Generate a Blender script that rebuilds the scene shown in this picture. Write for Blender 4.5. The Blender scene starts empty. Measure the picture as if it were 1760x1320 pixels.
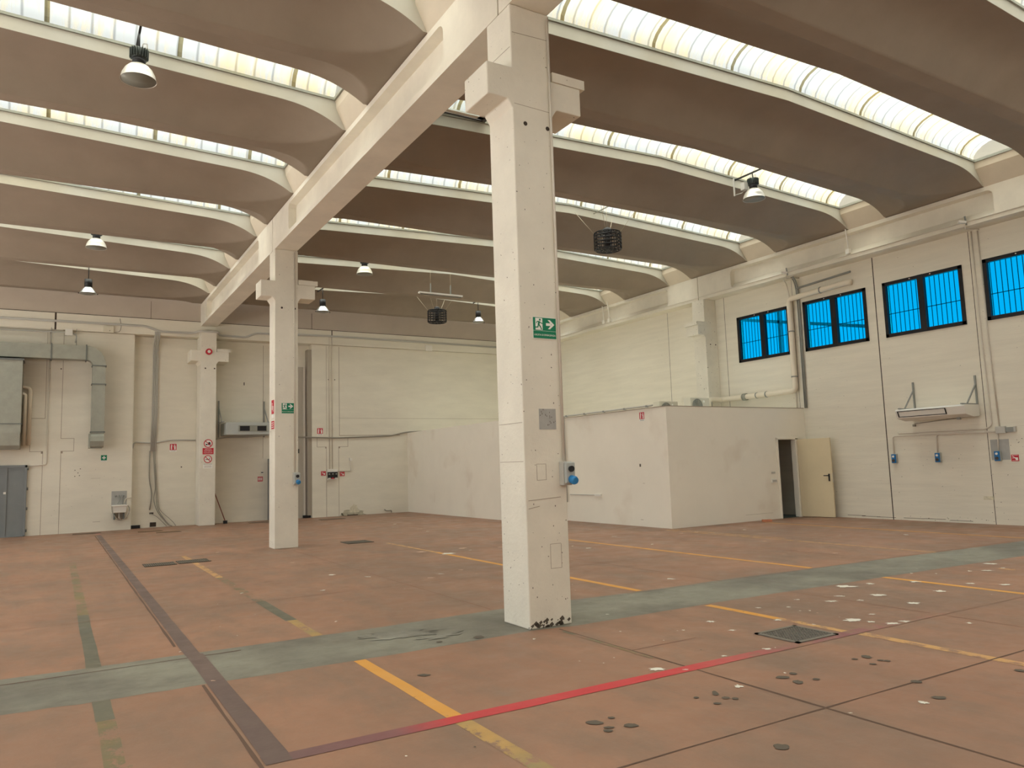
import bpy, bmesh, math, random
from mathutils import Vector, Matrix
random.seed(7)
D = bpy.data; S = bpy.context.scene; COL = S.collection; PI = math.pi
# tuning values of the daylight and the main colours
EXPO = 0.6
SKY_S = 1.0; SKY_Z = (25, 25.2, 25, 1); SKY_U = (6, 6, 6, 1); SKY_M = (.90, .92, .92, 1); SKY_H = (1.55, 1.6, 1.62, 1)
PC_T = (.46, .49, .47); PC_ST = (.33, .30, .215); PC_D = (.18, .185, .175); PC_MIX = .40
BLUE = (.010, .46, .66)
LW_Z = (.4, 6.9); RW_Z = (4.9, 7.2)
SLABC = (.29, .24, .188)
FL_A = (.315, .168, .108); FL_B = (.275, .146, .094); FL_C = (.19, .128, .092); FL_D = (.24, .158, .112)
# ---------------------------------------------------------------- camera, world, exposure
cam_d = D.cameras.new('camera'); cam = D.objects.new('camera', cam_d); COL.objects.link(cam)
cam_d.sensor_width = 36.0; cam_d.lens = 36.0*1300.6/1760; cam_d.clip_end = 400
_r = (0.856978, -0.514381, -0.031633); _d = (0.027897, 0.107595, -0.993803); _f = (0.514597, 0.850785, 0.106557)
cam.matrix_world = Matrix(((_r[0], -_d[0], -_f[0], 0), (_r[1], -_d[1], -_f[1], 0), (_r[2], -_d[2], -_f[2], 1.6), (0, 0, 0, 1)))
S.camera = cam
S.view_settings.view_transform = 'Standard'; S.view_settings.look = 'None'; S.view_settings.gamma = 1
S.view_settings.use_curve_mapping = False
S.view_settings.exposure = EXPO
W = D.worlds.new('overcast_sky'); S.world = W; W.use_nodes = True
nt = W.node_tree; nt.nodes.clear()
wo = nt.nodes.new('ShaderNodeOutputWorld'); bg = nt.nodes.new('ShaderNodeBackground')
tc = nt.nodes.new('ShaderNodeTexCoord'); sp = nt.nodes.new('ShaderNodeSeparateXYZ'); rp = nt.nodes.new('ShaderNodeValToRGB')
nt.links.new(tc.outputs['Generated'], sp.inputs[0]); nt.links.new(sp.outputs['Z'], rp.inputs['Fac'])
nt.links.new(rp.outputs['Color'], bg.inputs['Color']); nt.links.new(bg.outputs[0], wo.inputs[0])
cr = rp.color_ramp
cr.elements[0].position = 0.0; cr.elements[0].color = (.17, .17, .16, 1)
cr.elements[1].position = 1.0; cr.elements[1].color = SKY_Z
e = cr.elements.new(.01); e.color = SKY_H
e = cr.elements.new(.55); e.color = SKY_M
e = cr.elements.new(.78); e.color = SKY_U
bg.inputs['Strength'].default_value = SKY_S
S.cycles.max_bounces = 10; S.cycles.diffuse_bounces = 6; S.cycles.glossy_bounces = 3; S.cycles.transparent_max_bounces = 10
S.cycles.caustics_reflective = False; S.cycles.caustics_refractive = False
S.cycles.use_denoising = True; S.cycles.sample_clamp_indirect = 6

def portal(loc, rot, sx, sy):
    l = D.lights.new('daylight_portal', 'AREA'); l.shape = 'RECTANGLE'; l.size = sx; l.size_y = sy; l.cycles.is_portal = True
    o = D.objects.new('daylight_portal', l); COL.objects.link(o); o.location = loc; o.rotation_euler = rot

# ---------------------------------------------------------------- geometry constants (metres)
XB0, XB1 = 4.0, 4.5            # centre beam faces / columns
XRB = 16.95; XRW = 17.4        # right beam face, right wall
XLB = -8.45; XLW = -8.9        # left beam face, left wall
YB = 26.4                      # back wall
YREAR = -6.0
ZB, ZT = 6.48, 7.22            # beam soffit, beam top
ZS = 7.70; CAM = .22           # wing tip height at the ends, camber
PITCH = 3.26; HALF = 1.13      # roof slab pitch and half width
FAR_R = [8.17+3.26*k for k in range(-4, 6)]   # far edge of each rooflight, right bay
FAR_L = [8.46+3.24*k for k in range(-4, 6)]
SLOT = 1.0

# ---------------------------------------------------------------- materials
MATS = {}
def N(nt, t, **kw):
    n = nt.nodes.new(t)
    for k, v in kw.items(): setattr(n, k, v)
    return n
def mat(name, col, rough=.6, metal=0, spec=.3, var=0, scale=3, bump=0, bscale=40, specks=0, stretch=(1,1,1), dirt=None):
    if name in MATS: return MATS[name]
    m = D.materials.new(name); m.use_nodes = True; nt = m.node_tree; b = nt.nodes['Principled BSDF']
    b.inputs['Base Color'].default_value = (*col, 1); b.inputs['Roughness'].default_value = rough
    b.inputs['Metallic'].default_value = metal; b.inputs['Specular IOR Level'].default_value = spec
    L = nt.links.new
    if var or bump or specks or dirt:
        tc = N(nt, 'ShaderNodeNewGeometry'); mp = N(nt, 'ShaderNodeMapping'); mp.inputs['Scale'].default_value = stretch
        L(tc.outputs['Position'], mp.inputs[0])
        cur = None
        if var:
            no = N(nt, 'ShaderNodeTexNoise'); no.inputs['Scale'].default_value = scale; no.inputs['Detail'].default_value = 8; no.inputs['Roughness'].default_value = .62
            L(mp.outputs[0], no.inputs['Vector'])
            r = N(nt, 'ShaderNodeMapRange'); r.inputs[1].default_value = .3; r.inputs[2].default_value = .7
            r.inputs[3].default_value = 1-var; r.inputs[4].default_value = 1+var; L(no.outputs['Fac'], r.inputs[0])
            mx = N(nt, 'ShaderNodeVectorMath', operation='SCALE'); mx.inputs[0].default_value = col; L(r.outputs[0], mx.inputs['Scale'])
            cur = mx.outputs[0]
        if dirt:
            no = N(nt, 'ShaderNodeTexNoise'); no.inputs['Scale'].default_value = dirt[2]; no.inputs['Detail'].default_value = 6; L(mp.outputs[0], no.inputs['Vector'])
            r = N(nt, 'ShaderNodeMapRange'); r.inputs[1].default_value = dirt[3]; r.inputs[2].default_value = dirt[3]+.14
            r.inputs[3].default_value = 0; r.inputs[4].default_value = dirt[1]; L(no.outputs['Fac'], r.inputs[0])
            mx = N(nt, 'ShaderNodeMix', data_type='RGBA'); L(r.outputs[0], mx.inputs[0])
            if cur: L(cur, mx.inputs[6])
            else: mx.inputs[6].default_value = (*col, 1)
            mx.inputs[7].default_value = (*dirt[0], 1); cur = mx.outputs[2]
        if specks:
            vo = N(nt, 'ShaderNodeTexNoise'); vo.inputs['Scale'].default_value = 26; vo.inputs['Detail'].default_value = 1; L(tc.outputs['Position'], vo.inputs['Vector'])
            r = N(nt, 'ShaderNodeMapRange'); r.inputs[1].default_value = specks; r.inputs[2].default_value = specks+.02; L(vo.outputs['Fac'], r.inputs[0])
            mx = N(nt, 'ShaderNodeMix', data_type='RGBA'); L(r.outputs[0], mx.inputs[0])
            if cur: L(cur, mx.inputs[6])
            else: mx.inputs[6].default_value = (*col, 1)
            mx.inputs[7].default_value = (.16, .13, .1, 1); cur = mx.outputs[2]
        if cur: L(cur, b.inputs['Base Color'])
        if bump:
            no = N(nt, 'ShaderNodeTexNoise'); no.inputs['Scale'].default_value = bscale; no.inputs['Detail'].default_value = 4; L(mp.outputs[0], no.inputs['Vector'])
            bp = N(nt, 'ShaderNodeBump'); bp.inputs['Strength'].default_value = bump; bp.inputs['Distance'].default_value = .01
            L(no.outputs['Fac'], bp.inputs['Height']); L(bp.outputs[0], b.inputs['Normal'])
    MATS[name] = m; return m

WALLC = (.76, .725, .62)
M_wall = mat('wall_paint', WALLC, .8, var=.05, scale=.9, bump=.25, bscale=18, stretch=(1,1,4))
M_wallr = mat('right_wall_paint', (.765, .725, .62), .8, var=.05, scale=1.1, bump=.25, bscale=9, stretch=(1,.6,7), specks=.80)
M_box = mat('office_wall_paint', (.86, .82, .72), .75, var=.03, scale=.8, dirt=((.6, .5, .38), .3, .9, .6))
M_col = mat('column_paint', (.75, .715, .62), .7, var=.06, scale=2.2, bump=.35, bscale=25, specks=.742)
M_beam = mat('beam_paint', (.74, .70, .60), .7, var=.08, scale=1.6, bump=.2, bscale=12)
M_slab = mat('roof_slab_concrete', SLABC, .8, var=.07, scale=1.3, bump=.15, bscale=10)
M_lip = mat('slab_edge_paint', (.52, .50, .43), .7, var=.05, scale=2)
M_close = mat('closure_panel_board', (.62, .55, .44), .7, var=.05, scale=2)
M_dark = mat('dark_joint', (.06, .045, .035), .9)
M_groove = mat('thin_groove', (.36, .30, .24), .9)
M_black = mat('black_paint', (.018, .018, .02), .45)
M_bframe = mat('black_window_frame', (.012, .012, .014), .35)
M_alu = mat('aluminium', (.62, .63, .62), .35, .85)
M_galv = mat('galvanised_sheet', (.33, .335, .285), .5, .3, var=.12, scale=2.5)
M_galvd = mat('duct_flange', (.16, .17, .16), .6, .3)
M_greyp = mat('grey_conduit_plastic', (.50, .49, .45), .5)
M_cond = mat('painted_conduit', (.66, .61, .53), .6)
M_dcond = mat('dark_grey_conduit', (.28, .29, .27), .5)
M_pvc = mat('cream_drain_pipe', (.78, .71, .58), .4)
M_door = mat('cream_door_leaf', (.72, .62, .42), .4, var=.03, scale=2)
M_steel = mat('grey_steel_door', (.23, .25, .255), .5, .2, var=.06, scale=3)
M_white = mat('white_plastic', (.80, .78, .72), .4)
M_acw = mat('aircon_white', (.78, .76, .70), .4)
M_acg = mat('aircon_grey_sheet', (.46, .49, .47), .5, .2)
M_red = mat('sign_red', (.55, .03, .05), .5)
M_green = mat('sign_green', (.005, .20, .10), .5)
M_signw = mat('sign_white', (.85, .85, .80), .5)
M_blue = mat('socket_blue', (.02, .17, .42), .4)
M_lblue = mat('plug_blue', (.03, .22, .50), .4)
M_bulb = mat('lamp_diffuser_glass', (.20, .20, .17), .3)
M_brick = mat('brick_red', (.55, .22, .12), .8, var=.1, scale=20)
M_wood = mat('brown_board', (.22, .14, .08), .8)
M_cable = mat('grey_cable', (.30, .28, .235), .6)
M_wire = mat('steel_wire', (.55, .48, .36), .5, .3)
M_iron = mat('cast_iron', (.10, .09, .08), .6, .4, var=.2, scale=20)
M_patch = mat('grey_patch_panel', (.40, .40, .38), .7, var=.1, scale=6)
M_water = mat('damp_stain', (.46, .43, .33), .9, var=.25, scale=12)
M_stain2 = mat('bare_plaster', (.66, .62, .48), .9, var=.2, scale=15)
M_refl = mat('prismatic_reflector', (.50, .47, .41), .3, .25)
M_reflm = mat('polished_reflector', (.75, .77, .76), .25, .8)
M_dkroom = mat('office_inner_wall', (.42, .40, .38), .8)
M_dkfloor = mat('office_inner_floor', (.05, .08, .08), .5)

def trans_mat(name, col, amount, stain=None, translucent=(.8,.8,.78)):
    m = D.materials.new(name); m.use_nodes = True; nt = m.node_tree; nt.nodes.clear(); L = nt.links.new
    o = N(nt, 'ShaderNodeOutputMaterial'); t = N(nt, 'ShaderNodeBsdfTransparent'); d = N(nt, 'ShaderNodeBsdfTranslucent'); mx = N(nt, 'ShaderNodeMixShader')
    t.inputs[0].default_value = (*col, 1); d.inputs[0].default_value = (*translucent, 1); mx.inputs[0].default_value = amount
    L(t.outputs[0], mx.inputs[1]); L(d.outputs[0], mx.inputs[2]); L(mx.outputs[0], o.inputs[0])
    if stain:
        # corrugation ribs every 0.28 m along X and streaky ochre algae running down the arch
        g = N(nt, 'ShaderNodeNewGeometry'); s = N(nt, 'ShaderNodeSeparateXYZ'); L(g.outputs['Position'], s.inputs[0])
        mo = N(nt, 'ShaderNodeMath', operation='PINGPONG'); mo.inputs[1].default_value = .14; L(s.outputs['X'], mo.inputs[0])
        r = N(nt, 'ShaderNodeMapRange'); r.inputs[1].default_value = .006; r.inputs[2].default_value = .026; r.inputs[3].default_value = .60; r.inputs[4].default_value = 1
        L(mo.outputs[0], r.inputs[0])
        mp = N(nt, 'ShaderNodeMapping'); mp.inputs['Scale'].default_value = (9, .9, .9); L(g.outputs['Position'], mp.inputs[0])
        no = N(nt, 'ShaderNodeTexNoise'); no.inputs['Scale'].default_value = 1.6; no.inputs['Detail'].default_value = 7; no.inputs['Roughness'].default_value = .7; L(mp.outputs[0], no.inputs['Vector'])
        n2 = N(nt, 'ShaderNodeTexNoise'); n2.inputs['Scale'].default_value = 1.1; n2.inputs['Detail'].default_value = 2; L(g.outputs['Position'], n2.inputs['Vector'])
        ml = N(nt, 'ShaderNodeMath', operation='ADD'); L(no.outputs['Fac'], ml.inputs[0]); L(n2.outputs['Fac'], ml.inputs[1])
        r2 = N(nt, 'ShaderNodeMapRange'); r2.inputs[1].default_value = .92; r2.inputs[2].default_value = 1.22; r2.inputs[3].default_value = 0; r2.inputs[4].default_value = 1; L(ml.outputs[0], r2.inputs[0])
        mc = N(nt, 'ShaderNodeMix', data_type='RGBA'); L(r2.outputs[0], mc.inputs[0]); mc.inputs[6].default_value = (*col, 1); mc.inputs[7].default_value = (*stain, 1)
        sc = N(nt, 'ShaderNodeVectorMath', operation='SCALE'); L(mc.outputs[2], sc.inputs[0]); L(r.outputs[0], sc.inputs['Scale']); L(sc.outputs[0], t.inputs[0])
        mc2 = N(nt, 'ShaderNodeMix', data_type='RGBA'); L(r2.outputs[0], mc2.inputs[0]); mc2.inputs[6].default_value = (*translucent, 1); mc2.inputs[7].default_value = (stain[0], stain[1]*.95, stain[2]*.8, 1)
        sc2 = N(nt, 'ShaderNodeVectorMath', operation='SCALE'); L(mc2.outputs[2], sc2.inputs[0]); L(r.outputs[0], sc2.inputs['Scale']); L(sc2.outputs[0], d.inputs[0])
    MATS[name] = m; return m
M_poly = trans_mat('polycarbonate_sheet', PC_T, PC_MIX, stain=PC_ST, translucent=PC_D)
M_polye = trans_mat('end_plate_sheet', (.5, .5, .47), .6, translucent=(.35, .35, .33))
M_ovl = trans_mat('sheet_overlap', (.36, .31, .19), .5, translucent=(.15, .13, .08))
M_blueg = trans_mat('blue_window_film', BLUE, 0)
M_clear = trans_mat('clear_pane', (.85, .87, .87), 0)

# floor: one red screed base shared by every worn paint, so paint that has worn off shows the same screed
def floor_mat(name, paint=None, wear=0, base=None, nscale=6, var=.12, edge=.08, paint2=None, along=None):
    m = D.materials.new(name); m.use_nodes = True; nt = m.node_tree; b = nt.nodes['Principled BSDF']; L = nt.links.new
    g = N(nt, 'ShaderNodeNewGeometry')
    def noise(sc, det, rough=.6, vec=None, st=None):
        n = N(nt, 'ShaderNodeTexNoise'); n.inputs['Scale'].default_value = sc; n.inputs['Detail'].default_value = det; n.inputs['Roughness'].default_value = rough
        if st:
            mp = N(nt, 'ShaderNodeMapping'); mp.inputs['Scale'].default_value = st; L(g.outputs['Position'], mp.inputs[0]); L(mp.outputs[0], n.inputs['Vector'])
        else: L(g.outputs['Position'], n.inputs['Vector'])
        return n.outputs['Fac']
    def rng(f, a, b_, c=0, d=1):
        r = N(nt, 'ShaderNodeMapRange'); L(f, r.inputs[0])
        for i, v in enumerate((a, b_, c, d)): r.inputs[i+1].default_value = v
        return r.outputs[0]
    def mix(f, a, c):
        x = N(nt, 'ShaderNodeMix', data_type='RGBA'); L(f, x.inputs[0])
        for i, v in ((6, a), (7, c)):
            if isinstance(v, tuple): x.inputs[i].default_value = (*v, 1)
            else: L(v, x.inputs[i])
        return x.outputs[2]
    c0 = mix(rng(noise(.45, 5), .38, .60), FL_A, FL_B)
    c0 = mix(rng(noise(.28, 4, .6), .48, .66, 0, .6), c0, FL_C)
    c0 = mix(rng(noise(1.7, 6, .7, st=(1, .45, 1)), .44, .66, 0, .75), c0, FL_C)
    c0 = mix(rng(noise(14, 6, .75), .42, .75, 0, .35), c0, FL_D)
    if base:
        c0 = mix(rng(noise(.8, 6, .65), .38, .62), base, paint2 or base)
        c0 = mix(rng(noise(5, 7, .7, st=(1, 1.6, 1)), .5, .75, 0, .4), c0, tuple(v*.6 for v in base))
    if paint:
        pc = mix(rng(noise(1.3, 4), .35, .65), paint, paint2 or paint)
        if along:      # the paint's own colour and remaining cover change along the line
            sx = N(nt, 'ShaderNodeSeparateXYZ'); L(g.outputs['Position'], sx.inputs[0]); rp = N(nt, 'ShaderNodeValToRGB'); L(rng(sx.outputs['X'], along[0], along[1]), rp.inputs[0])
            el = rp.color_ramp.elements
            for i, (q, c) in enumerate(along[2]):
                e = el[i] if i < 2 else el.new(q)
                e.position = q; e.color = c
            ad = N(nt, 'ShaderNodeMath', operation='ADD'); L(rng(noise(7, 8, .75, st=(1, .7, 1)), .3, .7, -.42, .42), ad.inputs[0]); L(rp.outputs['Alpha'], ad.inputs[1])
            c0 = mix(rng(ad.outputs[0], .35, .65), c0, rp.outputs['Color'])
        elif wear > 0: c0 = mix(rng(noise(nscale, 8, .75, st=(1, .7, 1)), wear-.0, wear+edge), pc, c0)
        else: c0 = pc
    L(c0, b.inputs['Base Color'])
    L(rng(noise(2.3, 5), .35, .65, .42, .62), b.inputs['Roughness']); b.inputs['Specular IOR Level'].default_value = .28
    bp = N(nt, 'ShaderNodeBump'); bp.inputs['Strength'].default_value = .12; bp.inputs['Distance'].default_value = .01
    L(noise(30, 5), bp.inputs['Height']); L(bp.outputs[0], b.inputs['Normal'])
    MATS[name] = m; return m

# ---------------------------------------------------------------- helpers
def tag(o, label=None, cat=None, group=None, kind=None):
    if label: o['label'] = label
    if cat: o['category'] = cat
    if group: o['group'] = group
    if kind: o['kind'] = kind
    return o
def empty(name, label, cat, loc=(0,0,0), rz=0, group=None, kind=None):
    o = D.objects.new(name, None); COL.objects.link(o); o.location = loc; o.rotation_euler = (0, 0, rz); o.empty_display_size = .1
    return tag(o, label, cat, group, kind)
class MB:
    def __init__(s): s.v = []; s.f = []; s.mi = []; s.mats = []; s.m = 0; s.sm = []
    def use(s, m):
        if m not in s.mats: s.mats.append(m)
        s.m = s.mats.index(m); return s
    def face(s, idx, smooth=False): s.f.append(idx); s.mi.append(s.m); s.sm.append(smooth)
    def box(s, x0, x1, y0, y1, z0, z1):
        n = len(s.v); s.v += [(x0,y0,z0),(x1,y0,z0),(x1,y1,z0),(x0,y1,z0),(x0,y0,z1),(x1,y0,z1),(x1,y1,z1),(x0,y1,z1)]
        for q in ((0,3,2,1),(4,5,6,7),(0,1,5,4),(1,2,6,5),(2,3,7,6),(3,0,4,7)): s.face([n+i for i in q])
        return s
    def poly(s, pts): n = len(s.v); s.v += [tuple(p) for p in pts]; s.face(list(range(n, n+len(pts)))); return s
    def prism(s, pts, off):        # flat polygon pts (3-D) extruded by off
        n = len(s.v); k = len(pts); s.v += [tuple(p) for p in pts]; s.v += [(p[0]+off[0], p[1]+off[1], p[2]+off[2]) for p in pts]
        s.face(list(range(n+k-1, n-1, -1))); s.face(list(range(n+k, n+2*k)))
        for i in range(k): j = (i+1) % k; s.face([n+i, n+j, n+k+j, n+k+i])
        return s
    def bar(s, a, b, w, h=None):   # rectangular bar between two points
        h = h or w; a = Vector(a); b = Vector(b); d = (b-a).normalized()
        up = Vector((0,0,1)) if abs(d.z) < .95 else Vector((0,1,0)); sx = d.cross(up).normalized()*w/2; sy = sx.cross(d).normalized()*h/2
        n = len(s.v)
        for p in (a, b):
            for q in (-sx-sy, sx-sy, sx+sy, -sx+sy): s.v.append(tuple(p+q))
        for q in ((0,1,2,3),(7,6,5,4),(0,4,5,1),(1,5,6,2),(2,6,7,3),(3,7,4,0)): s.face([n+i for i in q])
        return s
    def tube(s, pts, r, seg=10, cap=True, smooth=True):
        pts = [Vector(p) for p in pts]; rings = []; prev = None
        for i, p in enumerate(pts):
            d = (pts[min(i+1, len(pts)-1)]-pts[max(i-1, 0)]).normalized()
            if prev is None:
                u = Vector((0,0,1)) if abs(d.z) < .9 else Vector((1,0,0)); u = (u-d*u.dot(d)).normalized()
            else: u = (prev-d*prev.dot(d)).normalized()
            prev = u; w = d.cross(u); n = len(s.v); rr = r[i] if isinstance(r, (list, tuple)) else r
            for k in range(seg): a = 2*PI*k/seg; s.v.append(tuple(p+u*math.cos(a)*rr+w*math.sin(a)*rr))
            rings.append(n)
        for a, b in zip(rings, rings[1:]):
            for k in range(seg): j = (k+1) % seg; s.face([a+k, a+j, b+j, b+k], smooth)
        if cap: s.face([rings[0]+k for k in range(seg-1, -1, -1)]); s.face([rings[-1]+k for k in range(seg)])
        return s
    def lathe(s, prof, seg=24, c=(0,0,0), smooth=True):   # prof (r, z) around z
        rings = []
        for r, z in prof:
            n = len(s.v)
            for k in range(seg): a = 2*PI*k/seg; s.v.append((c[0]+r*math.cos(a), c[1]+r*math.sin(a), c[2]+z))
            rings.append(n)
        for a, b in zip(rings, rings[1:]):
            for k in range(seg): j = (k+1) % seg; s.face([a+k, a+j, b+j, b+k], smooth)
        if prof[0][0] > 1e-4: s.face([rings[0]+k for k in range(seg-1, -1, -1)])
        if prof[-1][0] > 1e-4: s.face([rings[-1]+k for k in range(seg)])
        return s
    def build(s, name, m=None, parent=None, bevel=0, fix=True):
        me = D.meshes.new(name); me.from_pydata(s.v, [], s.f)
        for x in (s.mats or [m]): me.materials.append(x)
        if s.mats: me.polygons.foreach_set('material_index', s.mi)
        me.polygons.foreach_set('use_smooth', s.sm); me.update()
        if fix:
            bm = bmesh.new(); bm.from_mesh(me); bmesh.ops.recalc_face_normals(bm, faces=bm.faces); bm.to_mesh(me); bm.free()
        o = D.objects.new(name, me); COL.objects.link(o)
        if parent: o.parent = parent
        if bevel:
            b = o.modifiers.new('bevel', 'BEVEL'); b.width = bevel; b.segments = 2; b.limit_method = 'ANGLE'; b.angle_limit = .6
        return o
def box(name, m, parent, *a, bevel=0): return MB().box(*a).build(name, m, parent, bevel)
def struct(o, label=None, cat=None, group=None): return tag(o, label, cat, group, 'structure')
def bend(pts, r=.06, n=5):     # rounds the corners of a polyline
    pts = [Vector(p) for p in pts]; out = [pts[0]]
    for a, b, c in zip(pts, pts[1:], pts[2:]):
        d1 = (a-b); d2 = (c-b); rr = min(r, d1.length*.49, d2.length*.49); d1.normalize(); d2.normalize(); p = b+d1*rr; q = b+d2*rr
        for i in range(n+1): t = i/n; out.append(p*(1-t)**2+b*2*t*(1-t)+q*t*t)
    out.append(pts[-1]); return out
def text(s, parent, m, size, x, z, y=-.006, align='CENTER', name='lettering'):
    c = D.curves.new(name, 'FONT'); c.body = s; c.size = size; c.align_x = align; c.extrude = .0004; c.materials.append(m)
    f = D.objects.new(name, c); COL.objects.link(f); bpy.context.view_layer.update(); me = D.meshes.new_from_object(f); D.objects.remove(f); me.name = name
    o = D.objects.new(name, me); COL.objects.link(o); o.parent = parent; o.location = (x, y, z); o.rotation_euler = (PI/2, 0, 0); return o
def dup(root, loc, rz=None, label=None, group=None):
    r = root.copy(); COL.objects.link(r); r.location = loc
    if rz is not None: r.rotation_euler = (0, 0, rz)
    if label: r['label'] = label
    if group: r['group'] = group
    for ch in list(root.children):
        c = ch.copy(); COL.objects.link(c); c.parent = r
        for g in list(ch.children):
            d = g.copy(); COL.objects.link(d); d.parent = c
    return r

# ================================================================= THE SETTING
# ---- floor, with its painted lines, screed joints, bare patches and spatters in the same mesh
M_floor = floor_mat('red_screed')
M_strip = floor_mat('grey_screed_strip', base=(.14, .128, .105), paint2=(.225, .215, .172))
M_purple = floor_mat('worn_purple_line', paint=(.125, .085, .075), wear=.62, paint2=(.15, .105, .09), nscale=4)
M_fpurp = floor_mat('worn_violet_line', paint=(.19, .085, .085), wear=.62, paint2=(.26, .075, .075), nscale=4)
M_fred = floor_mat('red_line', paint=(.50, .045, .05), wear=.68, paint2=(.54, .07, .06), nscale=5)
M_pink = floor_mat('faded_red_line', paint=(.42, .12, .10), wear=.50, paint2=(.36, .15, .12), nscale=4, edge=.15)
M_pink2 = floor_mat('very_faded_red_line', paint=(.36, .15, .115), wear=.44, paint2=(.34, .16, .12), nscale=3, edge=.2)
M_yel = floor_mat('yellow_line', paint=(.62, .29, .05), wear=.60, paint2=(.58, .29, .08), nscale=7)
M_yelw = floor_mat('worn_yellow_line', paint=(.46, .27, .09), wear=.52, paint2=(.26, .20, .10), nscale=6, edge=.05)
M_yelf = floor_mat('faint_yellow_line', paint=(.56, .33, .12), wear=.47, paint2=(.50, .27, .12), nscale=9, edge=.12)
M_olive = floor_mat('grey_paint_line', paint=(.11, .105, .08), wear=.62, paint2=(.135, .125, .09), nscale=3)
M_olivew = floor_mat('worn_grey_paint_line', paint=(.12, .115, .085), wear=.49, paint2=(.20, .15, .07), nscale=5, edge=.05)
M_jt = mat('screed_joint', (.115, .07, .05), .9)
M_jtl = mat('thin_screed_joint', (.24, .13, .09), .9)
M_chip = mat('white_plaster_spatter', (.66, .62, .54), .7)
M_chipf = mat('faded_plaster_spatter', (.58, .40, .30), .8)
M_drk = mat('dark_spot', (.105, .085, .065), .8)
M_oil = floor_mat('scuffed_screed', base=(.085, .075, .06), paint2=(.27, .26, .22))
fl = MB().use(M_floor); fl.poly([(XLW,YREAR,0),(XRW,YREAR,0),(XRW,27,0),(XLW,27,0)])
zl = .0008
def strip(pts_l, pts_r, m, z=None):
    global zl
    z = z or zl; zl += .00004; fl.use(m); n = len(fl.v)
    for a, b in zip(pts_l, pts_r): fl.v += [(a[0], a[1], z), (b[0], b[1], z)]
    for i in range(len(pts_l)-1): fl.face([n+2*i, n+2*i+1, n+2*i+3, n+2*i+2])
def yline(x, y0, y1, w, m): # along Y, edges slightly uneven
    k = max(2, int(abs(y1-y0)/.4)); L=[]; R=[]
    for i in range(k+1): y = y0+(y1-y0)*i/k; L.append((x-w/2+random.uniform(-.004,.004), y)); R.append((x+w/2+random.uniform(-.004,.004), y))
    strip(L, R, m)
def xline(x0, x1, y, w, m, dy=0):
    k = max(2, int(abs(x1-x0)/.4)); L=[]; R=[]
    for i in range(k+1):
        t = i/k; x = x0+(x1-x0)*t; yy = y+dy*t; L.append((x, yy-w/2+random.uniform(-.004,.004))); R.append((x, yy+w/2+random.uniform(-.004,.004)))
    strip(L, R, m)
xs = [-8.9,-4,-.3,.3,1.0,1.9,2.7,4.0,4.5,6.1,8.0,10.2,12.5,14.6,17.3]
near = [6.55,6.52,6.50,6.43,6.41,6.38,6.36,6.40,6.30,6.30,6.22,6.12,6.0,5.92,5.8]; far = [7.72,7.68,7.62,7.58,7.57,7.54,7.52,7.55,7.55,7.42,7.36,7.22,7.05,6.96,6.85]
xx = []; nn = []; ff = []
for i in range(len(xs)-1):
    for k in range(6):
        t = k/6; x = xs[i]+(xs[i+1]-xs[i])*t; xx.append(x); j = .018 if x < 1.1 else .007
        nn.append(near[i]+(near[i+1]-near[i])*t+random.uniform(-j, j)); ff.append(far[i]+(far[i+1]-far[i])*t+random.uniform(-.007,.007))
strip(list(zip(xx, nn)), list(zip(xx, ff)), M_strip)
# painted lines
yline(.335, 4.95, 6.43, .11, M_olivew); yline(.335, 5.9, 6.43, .115, M_olive); yline(.33, 7.56, 10.6, .115, M_olive); yline(.335, 10.5, 17.0, .11, M_olivew)
yline(.37, 3.2, 4.95, .10, M_olivew)
yline(-1.15, 11.5, 14.2, .16, M_olivew)
yline(2.25, 12.6, 16.6, .10, M_yelf); yline(2.25, 9.95, 12.7, .11, M_olivew); yline(2.25, 8.5, 10, .12, M_olive); yline(2.25, 7.55, 8.5, .10, M_yelw)
yline(2.255, 4.50, 6.36, .105, M_yel); yline(2.255, 2.9, 4.5, .115, M_yelw); yline(2.255, 2.6, 3.4, .115, M_olivew)
yline(6.25, 13.2, 15.8, .08, M_yelf); yline(6.255, 7.45, 13.3, .095, M_yel); yline(6.2, 5.3, 6.24, .10, M_yel); yline(6.2, 4.5, 5.3, .10, M_yelf); yline(6.24, 2.0, 4.4, .11, M_yelf)
yline(9.32, 7.3, 13.3, .09, M_yel); yline(9.26, 4.0, 6.15, .10, M_yel)
yline(12.1, 7.1, 13.35, .08, M_yelf); yline(12.3, 10.2, 13.4, .07, M_yelf); yline(12.4, 4.0, 5.9, .09, M_yelf)
yline(15.0, 6.95, 13.0, .08, M_yel); yline(11.0, 5.4, 5.6, .08, M_yelf)
# red screed joints
yline(1.015, 7.96, 24.5, .022, M_jt); yline(1.015, 2.0, 6.39, .022, M_jt); yline(4.25, 1.0, 6.28, .018, M_jt); yline(4.22, 4.9, 6.2, .045, M_olivew); yline(4.23, 7.6, 15.8, .014, M_jtl)
yline(7.53, 1.5, 6.22, .013, M_jtl); yline(7.53, 7.3, 13.4, .013, M_jtl); yline(10.8, 7.1, 13.4, .012, M_jtl); yline(14.0, 6.9, 13.3, .012, M_jtl)
xline(1.0, 12, 3.33, .014, M_jt, -.12); xline(-8, 1.0, 3.3, .01, M_jtl); xline(-8, 4.0, 9.98, .012, M_jtl); xline(4.2, 12.4, 9.9, .010, M_jtl, -.1); xline(1.1, 12, 13.3, .009, M_jtl); xline(-8, 12, 19.6, .01, M_jtl)
xline(-8.0, 1.5, 7.42, .016, M_jt, -.02); xline(6.0, 17, 7.38, .012, M_jtl, -.45); xline(4.2, 5.0, 5.2, .009, M_jtl)
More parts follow.
